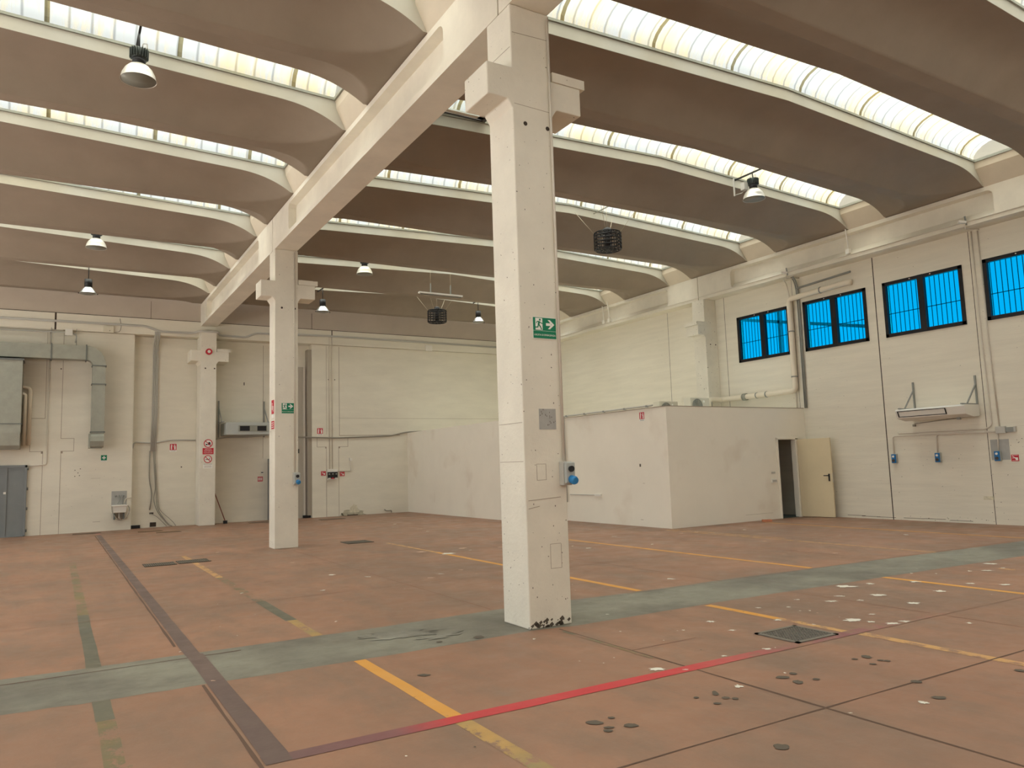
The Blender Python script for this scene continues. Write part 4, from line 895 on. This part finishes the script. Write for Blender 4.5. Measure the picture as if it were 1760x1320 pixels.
loose([(.02, -.02, 2.42), (.08, -.03, 1.1), (.10, -.05, .6), (.35, -.06, .2), (.50, -.1, .02)], .012); loose([(.05, -.02, 2.0), (.12, -.03, 1.0), (.16, -.03, .55), (.45, -.05, .28), (.60, -.1, .12), (.66, -.12, .015)], .009); loose([(-.10, -.03, .46), (.1, -.04, .35), (.4, -.08, .02)], .008)
run('cable', 'sagging grey cable across the recess wall left of the far column', 'cable', [(2.08, 26.69, 2.5), (2.12, 26.69, 2.70), (2.65, 26.69, 2.66), (3.2, 26.69, 2.76), (3.93, 26.69, 2.74)], .022, M_greyp, .2)
run('cable', 'sagging grey cable across the recess wall right of the far column', 'cable', [(4.46, 26.69, 2.74), (4.8, 26.69, 2.82), (5.5, 26.69, 2.83), (6.4, 26.69, 2.90)], .022, M_greyp, .2)
run('cable', 'dark cable crossing the back wall and rising over the office box corner', 'cable', [(6.6, 26.66, 2.85), (7.6, 26.36, 2.79), (8.6, 26.37, 2.76), (10.6, 26.37, 2.82), (11.28, 26.37, 2.96), (11.9, 26.37, 2.98)], .024, M_cable, .2)
for dx, lb in ((8.30, 'left one of two thin conduits down the flush column to the three sockets'), (8.40, 'middle thin conduit down the flush column to the three sockets')):
    run('conduit', lb, 'conduit', [(dx, 26.27, 6.42), (dx, 26.285, 6.07), (dx+.01, 26.38, 6.0), (dx+.02, 26.38, 1.66)], .013, M_cond, .04)
D.objects['conduit'].name = 'conduit'
run('conduit', 'angled conduit from the three sockets up to the small white box', 'conduit', [(8.58, 26.38, 1.59), (9.10, 26.38, 1.58), (9.09, 26.38, 1.95)], .014, M_cond, .04)
run('pipe_stub', 'short rusty pipe stub low on the back wall near the office box', 'pipe', [(10.35, 26.38, .14), (10.42, 26.38, .09), (10.62, 26.38, .09), (10.62, 26.38, .02)], .02, M_cable, .03)
run('conduit', 'grey conduit along the top edge of the office box left face', 'conduit', [(12.36, 13.9, 2.93), (12.36, 17.65, 2.93), (12.36, 17.65, .52)], .022, M_greyp, .06)
for k in range(5):
    m = MB(); m.box(-.03, .03, -.03, .03, -.03, .02); o = m.build('conduit_clip', M_dcond, D.objects[[x.name for x in D.objects if x.get('label') == 'grey conduit along the top edge of the office box left face'][0]]); o.location = (0, .2+k*.85, 0)
# conduits on the right wall
WX = XRW-.02
run('conduit', 'left one of the two conduits dropping down the right wall', 'conduit', [(WX, 8.74, 6.46), (WX, 8.735, 4.0), (WX, 8.70, 2.14), (WX, 8.82, 2.06), (WX, 10.84, 2.06), (WX, 10.86, 2.10)], .015, M_cond, .06)
run('conduit', 'right one of the two conduits dropping down the right wall', 'conduit', [(WX, 8.605, 6.44), (WX, 8.60, 4.0), (WX, 8.55, 2.09)], .015, M_cond, .06)
t = wallthing('junction_box', 'grey junction box where the right wall conduits meet', 'junction box', XRW, 8.52, 2.02, 'side'); box('housing', M_greyp, t, -.10, .10, -.07, 0, -.075, .075, bevel=.006); box('gland_block', M_dcond, t, .10, .26, -.05, 0, -.05, .05); box('side_cover', M_greyp, t, .26, .30, -.06, 0, -.05, .06)
for y0, lb in ((10.99, 'conduit feeding the blue socket nearest the open door'), (9.93, 'conduit feeding the middle blue socket'),):
    run('conduit', lb, 'conduit', [(WX-.01, 8.62, 2.0 if y0 > 10.5 else 1.985), (WX-.01, y0, 2.0 if y0 > 10.5 else 1.985), (WX-.01, y0, 1.56)], .015, M_cond, .07)
run('conduit', 'short conduit from the junction box down to the last blue socket', 'conduit', [(WX, 8.60, 1.95), (WX, 8.62, 1.57)], .013, M_cond)
t = empty('conduit_bundle', 'dark grey conduits beside the vertical cream drain pipe', 'conduits', (XRW, 13.42, 0))
for dy, r, mm, ze in ((0, .018, M_dcond, 2.885), (-.055, .022, M_dcond, 2.885), (.26, .014, M_cond, 2.885)):
    m = MB(); m.tube(bend([(-.35, dy-.1, 6.44), (-.10, dy, 6.36), (-.02-r, dy, 6.05), (-.02-r, dy, ze)], .12), r, 8); m.build('conduit_run', mm, t)
run('conduit', 'dark grey pipe stub running level above the cream drain pipe', 'conduit', [(XRW-.06, 13.40, 5.9), (XRW-.06, 13.40, 6.18), (XRW-.06, 11.74, 6.26)], .028, M_dcond, .08)
t = empty('drain_pipe', 'cream drain pipe climbing the right wall and wrapping the column', 'pipe', (XRW, 13.6, 0)); R = .075
m = MB(); P = [(-.11, -1.75, 5.99), (-.11, -1.0, 5.96), (-.11, .03, 5.92), (-.11, .03, 3.38), (-.11, 2.72, 3.37), (-.66, 2.72, 3.37), (-.66, 2.72, 2.88)]
P = [(-.02, -1.85, 5.99)]+P; m.tube(bend(P, .12, 6), R, 16); m.build('pipe_run', M_pvc, t)
for c in ((-.11, .03, 5.0), (-.11, .03, 3.75)): m = MB(); m.tube([(c[0], c[1], c[2]), (c[0], c[1], c[2]+.03)], R+.014, 16); m.build('pipe_clamp', M_dcond, t)
for yy in (1.0, 1.35, -1.0): m = MB(); m.tube([(-.11, yy, 3.375 if yy > 0 else 5.96), (-.11, yy+.03, 3.375 if yy > 0 else 5.96)], R+.012, 16); m.build('pipe_clamp', M_dcond, t)
m = MB(); m.tube([(-.11, 1.75, 3.37), (-.11, 1.87, 3.37)], R+.03, 16); m.build('pipe_coupling', M_galv, t)
# thin cables on the right beam
for (ya, za, zb, lb) in ((11.48, 7.68, 6.66, 'white cable dropping from the roof over the right beam to a box'), (21.42, 7.6, 6.66, 'left of two white cables dropping over the far right beam'), (21.10, 7.6, 6.66, 'right of two white cables dropping over the far right beam')):
    o = run('cable', lb, 'cable', [(XRB-.25, ya, za), (XRB-.07, ya, 7.35), (XRB-.05, ya, za-.5), (XRB-.02, ya-.02, zb)], .014, M_white, .15)
    b = MB(); b.box(-.04, .04, -.05, .05, -.06, .06); q = b.build('cable_box', M_white, o); q.location = (.21, -.02, zb-za)
for yy, lb in ((13.35, 'small floodlight bracket on the right beam above the drain pipe'), (8.60, 'small spotlight clamped on the right beam above the twin conduits')):
    t = empty('spotlight', lb, 'spotlight', (XRB, yy, ZB+.02)); m = MB(); m.bar((-.02, 0, .06), (-.13, .1, .09), .09, .05); m.build('lamp_head', M_white, t); m = MB(); m.bar((0, 0, .0), (0-.04, 0, .20), .02, .03); m.build('bracket', M_dcond, t)
    m = MB(); m.tube(bend([(-.04, 0, .0), (-.1, .0, -.10), (.15, -.05, -.08), (.40, -.05, -.05)], .08), .012, 6); m.build('cable_tail', M_cond, t)
run('conduit', 'long thin white conduit along the foot of the right beam', 'conduit', [(XRB-.014, 6.9, 6.575), (XRB-.014, 26.2, 6.575)], .012, M_cond)

# ---- galvanised air ducts
def duct_box(m, x0, x1, y0, y1, z0, z1): m.box(x0, x1, y0, y1, z0, z1)
t = empty('air_duct', 'galvanised duct running along the back wall and turning down to a nozzle', 'duct', (0, 26.0, 0))
m = MB(); yd0, yd1 = -.22, .18; m.box(-8.6, .72, yd0, yd1, 5.15, 5.57); m.build('horizontal_run', M_galv, t)
m = MB(); C0 = (.72, 4.99); pts = []
for i in range(13): a = PI/2*(1-i/12); pts.append((C0[0]+.52*math.cos(a), yd0, C0[1]+.0+.58*math.sin(a)))
for i in range(13): a = PI/2*(i/12); pts.append((C0[0]+.17*math.cos(a), yd0, C0[1]+.16*math.sin(a)))
m.prism(pts, (0, yd1-yd0, 0)); m.build('elbow', M_galv, t)
m = MB(); m.box(.89, 1.235, yd0, yd1, 2.92, 4.99); m.build('vertical_drop', M_galv, t)
m = MB(); m.prism([(.87, .0, 2.92), (.87, .0, 2.52), (.87, -.30, 2.55), (.87, -.34, 2.70), (.87, -.30, 2.84), (.87, -.22, 2.92)], (.36, 0, 0)); m.box(.84, .88, -.3, .18, 2.50, 2.93); m.box(.88, 1.2, 0, .18, 2.5, 2.92); m.build('outlet_nozzle', M_galv, t)
for a in ((-.20, -.17, 5.12, 5.60), (.70, .73, 5.12, 5.60)): box('flange', M_galvd, t, a[0], a[1], yd0-.02, yd1, a[2], a[3])
for z in (4.98, 4.42, 2.98): box('flange', M_galvd, t, .87, 1.26, yd0-.02, yd1, z-.015, z+.015)
for x in (-.2, .45): m = MB(); m.tube([(x, .0, 5.6), (x, .0, 6.10)], .008, 6); m.tube([(x, .3, 6.10), (x, 0, 6.10)], .008, 6); m.build('hanger_rod', M_dcond, t)
t = empty('air_handling_duct', 'large galvanised duct casing beside the far left steel door', 'duct', (-1.6, 25.9, 0))
m = MB(); m.box(-.9, .73, -.30, .45, 2.95, 5.05); m.prism([(-.9, -.30, 2.95), (-.9, .45, 2.95), (-.9, .45, 2.50), (-.9, -.18, 2.50), (-.9, -.27, 2.60)], (1.62, 0, 0)); m.build('casing', M_galv, t)
box('flange', M_galvd, t, -.9, .75, -.315, .45, 3.20, 3.225); m = MB(); m.box(-.9, .76, -.33, .45, 5.03, 5.08); m.build('top_rim', M_galvd, t)
t = empty('flue_pipes', 'pair of cream plastic pipes bending into the large duct casing', 'pipes', (-.8, 26.28, 0))
m = MB(); m.tube(bend([(-.15, .0, 4.34), (.12, 0, 4.32), (.12, 0, 2.62)], .16, 8), .052, 14); m.build('outer_pipe', M_pvc, t); m = MB(); m.tube(bend([(-.15, -.02, 4.12), (.0, -.02, 4.12), (.0, -.02, 2.62)], .12, 8), .050, 14); m.build('inner_pipe', M_pvc, t)

# ---- sink
t = empty('wall_sink', 'small white wall sink with a grey splash panel on the back wall', 'sink', (1.72, YB, 0))
box('splash_panel', M_patch, t, -.21, .21, -.012, 0, .74, 1.19)
m = MB(); m.prism([(-.20, -.32, .76), (.20, -.32, .76), (.17, -.30, .54), (-.17, -.30, .54)], (0, .32, 0)); m.box(-.215, .215, -.35, -.0, .735, .77); m.build('basin', M_white, t, bevel=.01)
for x in (-.13, .13): box('support_leg', M_galvd, t, x-.015, x+.015, -.22, -.0, .33, .54)
m = MB(); m.tube([(0, -.12, .54), (0, -.12, .38), (.06, -.06, .34), (.04, 0, .34)], .025, 10); m.build('trap', M_white, t)
for x in (-.10, .10): m = MB(); m.tube([(x, 0, 1.02), (x, -.07, 1.02), (x+.02, -.08, 1.06)], .014, 8); m.bar((x-.04, -.06, 1.05), (x+.04, -.06, 1.03), .015, .02); m.build('tap', M_dcond, t)
m = MB(); m.tube(bend([(.0, -.03, 1.06), (.03, -.1, .95), (-.05, -.12, .80)], .08), .012, 8); m.tube([(.10, -.05, 1.02), (.10, -.05, .77)], .009, 8); m.build('spout', M_dcond, t)
m = MB(); m.tube(bend([(-.21, -.30, .76), (-.20, -.34, .55), (-.05, -.36, .32), (.10, -.36, .31), (.25, -.36, .50), (.27, -.30, .70), (.18, -.2, .78)], .12, 6), .012, 8); m.build('hose', M_cable, t)
run('pipe_branch', 'thin water pipe from the recess corner to the wall sink', 'pipe', [(2.06, 26.37, .97), (1.90, 26.37, .96), (1.85, 26.37, .80)], .014, M_cond, .04)

# ---- fan coil box and ceiling type air conditioner on brackets
t = empty('fan_coil_unit', 'grey rectangular fan coil box on brackets in the wall recess', 'air conditioner', (5.42, 26.70, 2.87))
m = MB(); m.box(-.70, .72, -1.0, -.02, 0, .40); m.build('casing', M_acg, t, bevel=.006)
box('outlet_frame', M_galv, t, -.33, .58, -1.015, -1.0, .10, .30)
for a in ((-.29, .02), (.26, .55)): box('outlet_opening', M_black, t, a[0], a[1], -1.02, -1.014, .12, .28)
for x in (-.78, .70):
    m = MB(); m.bar((x, -.03, -.05), (x, -.03, 1.18), .045, .03); m.bar((x, -.03, .42), (x, -.95, .42), .04, .03); m.bar((x, -.04, .95), (x, -.62, .43), .03, .03); m.build('wall_bracket', M_dcond, t)
t = empty('ceiling_air_conditioner', 'long white air conditioner on steel brackets on the right wall', 'air conditioner', (XRW, 9.70, 2.33), -PI/2)
W2 = .79; m = MB(); prof = [(-.05, .02), (-.05, .27), (-.62, .27), (-.66, .24), (-.60, .06), (-.30, .0)]
m.prism([(-W2, p[0], p[1]) for p in prof], (2*W2, 0, 0)); m.build('body', M_acw, t, bevel=.01)
m = MB(); b0 = (-.664, .222); b1 = (-.607, .085)
def fr_pt(x, k): return (x, b0[0]+(b1[0]-b0[0])*k-.004, b0[1]+(b1[1]-b0[1])*k)
for x0, x1, k0, k1 in ((-W2+.06, W2-.40, 0.0, .10), (-W2+.06, W2-.40, .90, 1.0), (-W2+.06, -W2+.085, 0, 1), (W2-.425, W2-.40, 0, 1)):
    m.prism([fr_pt(x0, k0), fr_pt(x1, k0), fr_pt(x1, k1), fr_pt(x0, k1)], (0, -.006, 0))
m.build('air_outlet_trim', M_black, t)
box('drain_tail', M_dcond, t, .45, .52, -.36, -.30, -.04, .02)
m = MB(); m.tube([(-.72, -.02, -.06), (.5, -.02, .02)], .009, 6); m.bar((-.76, -.02, -.10), (-.70, -.02, -.10), .05, .05); m.build('drain_tube', M_cable, t)
for x in (-.68, .74):
    m = MB(); m.bar((x, -.02, .10), (x, -.02, .92), .035, .03); m.bar((x, -.02, .285), (x, -.68, .285), .03, .025); m.bar((x, -.03, .72), (x, -.42, .30), .025, .025); m.build('wall_bracket', M_dcond, t)
c = text('S16', t, M_dcond, .07, W2-.17, .12, -.60); c.rotation_euler = (math.radians(72), 0, 0)
# outdoor units on the office box roof
def outdoor(label, x, y, rz=0):
    t = empty('outdoor_ac_unit', label, 'air conditioner', (x, y, OZ-.02), rz, 'outdoor units on the office box roof')
    box('casing', mat('ac_cream', (.62, .59, .50), .5), t, -.38, .38, -.14, .14, .04, .52, bevel=.012)
    m = MB(); m.tube([(-.12, -.142, .28), (-.12, -.15, .28)], .20, 28); m.build('fan_recess', M_dcond, t)
    m = MB()
    for r in (.20, .15, .10, .05): m.tube([(-.12+r*math.cos(2*PI*k/24), -.155, .28+r*math.sin(2*PI*k/24)) for k in range(25)], .006, 5, False)
    for k in range(6): a = PI*k/6; m.bar((-.12+.2*math.cos(a), -.155, .28+.2*math.sin(a)), (-.12-.2*math.cos(a), -.155, .28-.2*math.sin(a)), .007)
    m.build('fan_grille', M_galv, t); box('side_handle', M_black, t, .378, .384, -.05, .05, .30, .36); box('service_label', M_signw, t, .12, .18, -.145, -.14, .38, .44)
    for x_ in (-.3, .3): box('foot', M_dcond, t, x_-.03, x_+.03, -.14, .14, 0, .04)
    return t
outdoor('outdoor air conditioner on the office roof next to the wall column', 16.12, 16.2)
outdoor('outdoor air conditioner on the office roof, lower looking one behind', 16.05, 17.45)
run('pipe_branch', 'thin pipe frame beside the outdoor unit on the office roof', 'pipe', [(16.5, 16.3, 3.35), (16.84, 16.3, 3.37), (16.84, 16.3, 2.80)], .018, M_dcond, .04)

# ---- loose things on the floor
t = empty('brush_pole', 'thin brown pole with a dark foot leaning by the far column', 'pole', (4.82, 26.30, 0))
m = MB(); m.bar((-.36, .38, 1.22), (.0, .0, .05), .022); m.build('pole', mat('brown_red_pole', (.22, .06, .04), .5), t); box('foot_block', M_black, t, -.07, .05, -.05, .05, 0, .10)
tag(MB().box(-.11, .11, -.06, .06, 0, .055).build('brick', M_brick, bevel=.003), 'red brick lying on the floor near the open office door', 'brick'); D.objects['brick'].location = (15.22, 13.12, .001); D.objects['brick'].rotation_euler = (0, 0, -.5)
t = empty('manhole_cover', 'black checkered manhole cover set in the floor at the right', 'manhole cover', (5.77, 4.73, .002))
m = MB(); 
for a in ((-.27, .27, -.24, -.20), (-.27, .27, .20, .24), (-.27, -.235, -.24, .24), (.235, .27, -.24, .24)): m.box(*a, 0, .010)
m.build('rim', mat('worn_iron_rim', (.20, .18, .15), .6, .3), t)
box('lid', M_iron, t, -.235, .235, -.20, .20, 0, .004)
m = MB()
for i in range(15):
    for j in range(12):
        x = -.215+.43*i/14; y = -.18+.36*j/11; a = .009
        if (i+j) % 2: m.prism([(x-a, y-.003, .004), (x+a, y-.003, .004), (x+a, y+.003, .004), (x-a, y+.003, .004)], (0, 0, .005))
        else: m.prism([(x-.003, y-a, .004), (x+.003, y-a, .004), (x+.003, y+a, .004), (x-.003, y+a, .004)], (0, 0, .005))
tag(m.build('tread_pattern', mat('worn_iron_tread', (.27, .24, .20), .5, .3), t), kind='stuff')  # raised tread in a lighter worn iron than the lid
def grate(label, x0, x1, y0, y1):
    t = empty('drain_grate', label, 'drain grate', ((x0+x1)/2, (y0+y1)/2, .002)); w = (x1-x0)/2; h = (y1-y0)/2
    box('pit_plate', M_dark, t, -w, w, -h, h, 0, .004); m = MB(); n = int(w*2/.035)
    for i in range(n): x = -w+2*w*(i+.5)/n; m.box(x-.007, x+.007, -h, h, .004, .011)
    m.box(-w, w, -h, -h+.02, .004, .012); m.box(-w, w, h-.02, h, .004, .012); m.build('grate_bars', mat('grate_metal', (.17, .15, .12), .6, .3), t)
grate('left one of two slotted floor grates beyond the grey strip', 1.42, 1.95, 15.15, 15.62); grate('right one of two slotted floor grates beyond the grey strip', 1.99, 2.54, 15.20, 15.68); grate('slotted floor grate right of the second column', 5.53, 6.12, 16.25, 16.80)
for i, (x, y, w, lb) in enumerate(((2.45, 24.9, .62, 'brown metal pit cover in front of the floor vent'), (3.2-.35, 24.1, .62, 'second brown pit cover in front of the loose cables'), (.85, 25.75, .7, 'dark pit cover at the wall end of the purple line'), (5.95, 25.8, 1.0, 'dark pit cover before the grey fan coil box'), (7.95, 25.0, .8, 'dark pit cover before the row of three sockets'))):
    t = empty('pit_cover', lb, 'pit cover', (x, y, .001)); box('lid', M_wood if i < 2 else mat('dark_brown_lid', (.20, .14, .10), .8), t, -w/2, w/2, -.16, .16, 0, .012); box('rim', M_dark, t, -w/2-.02, w/2+.02, -.18, -.16, 0, .008)
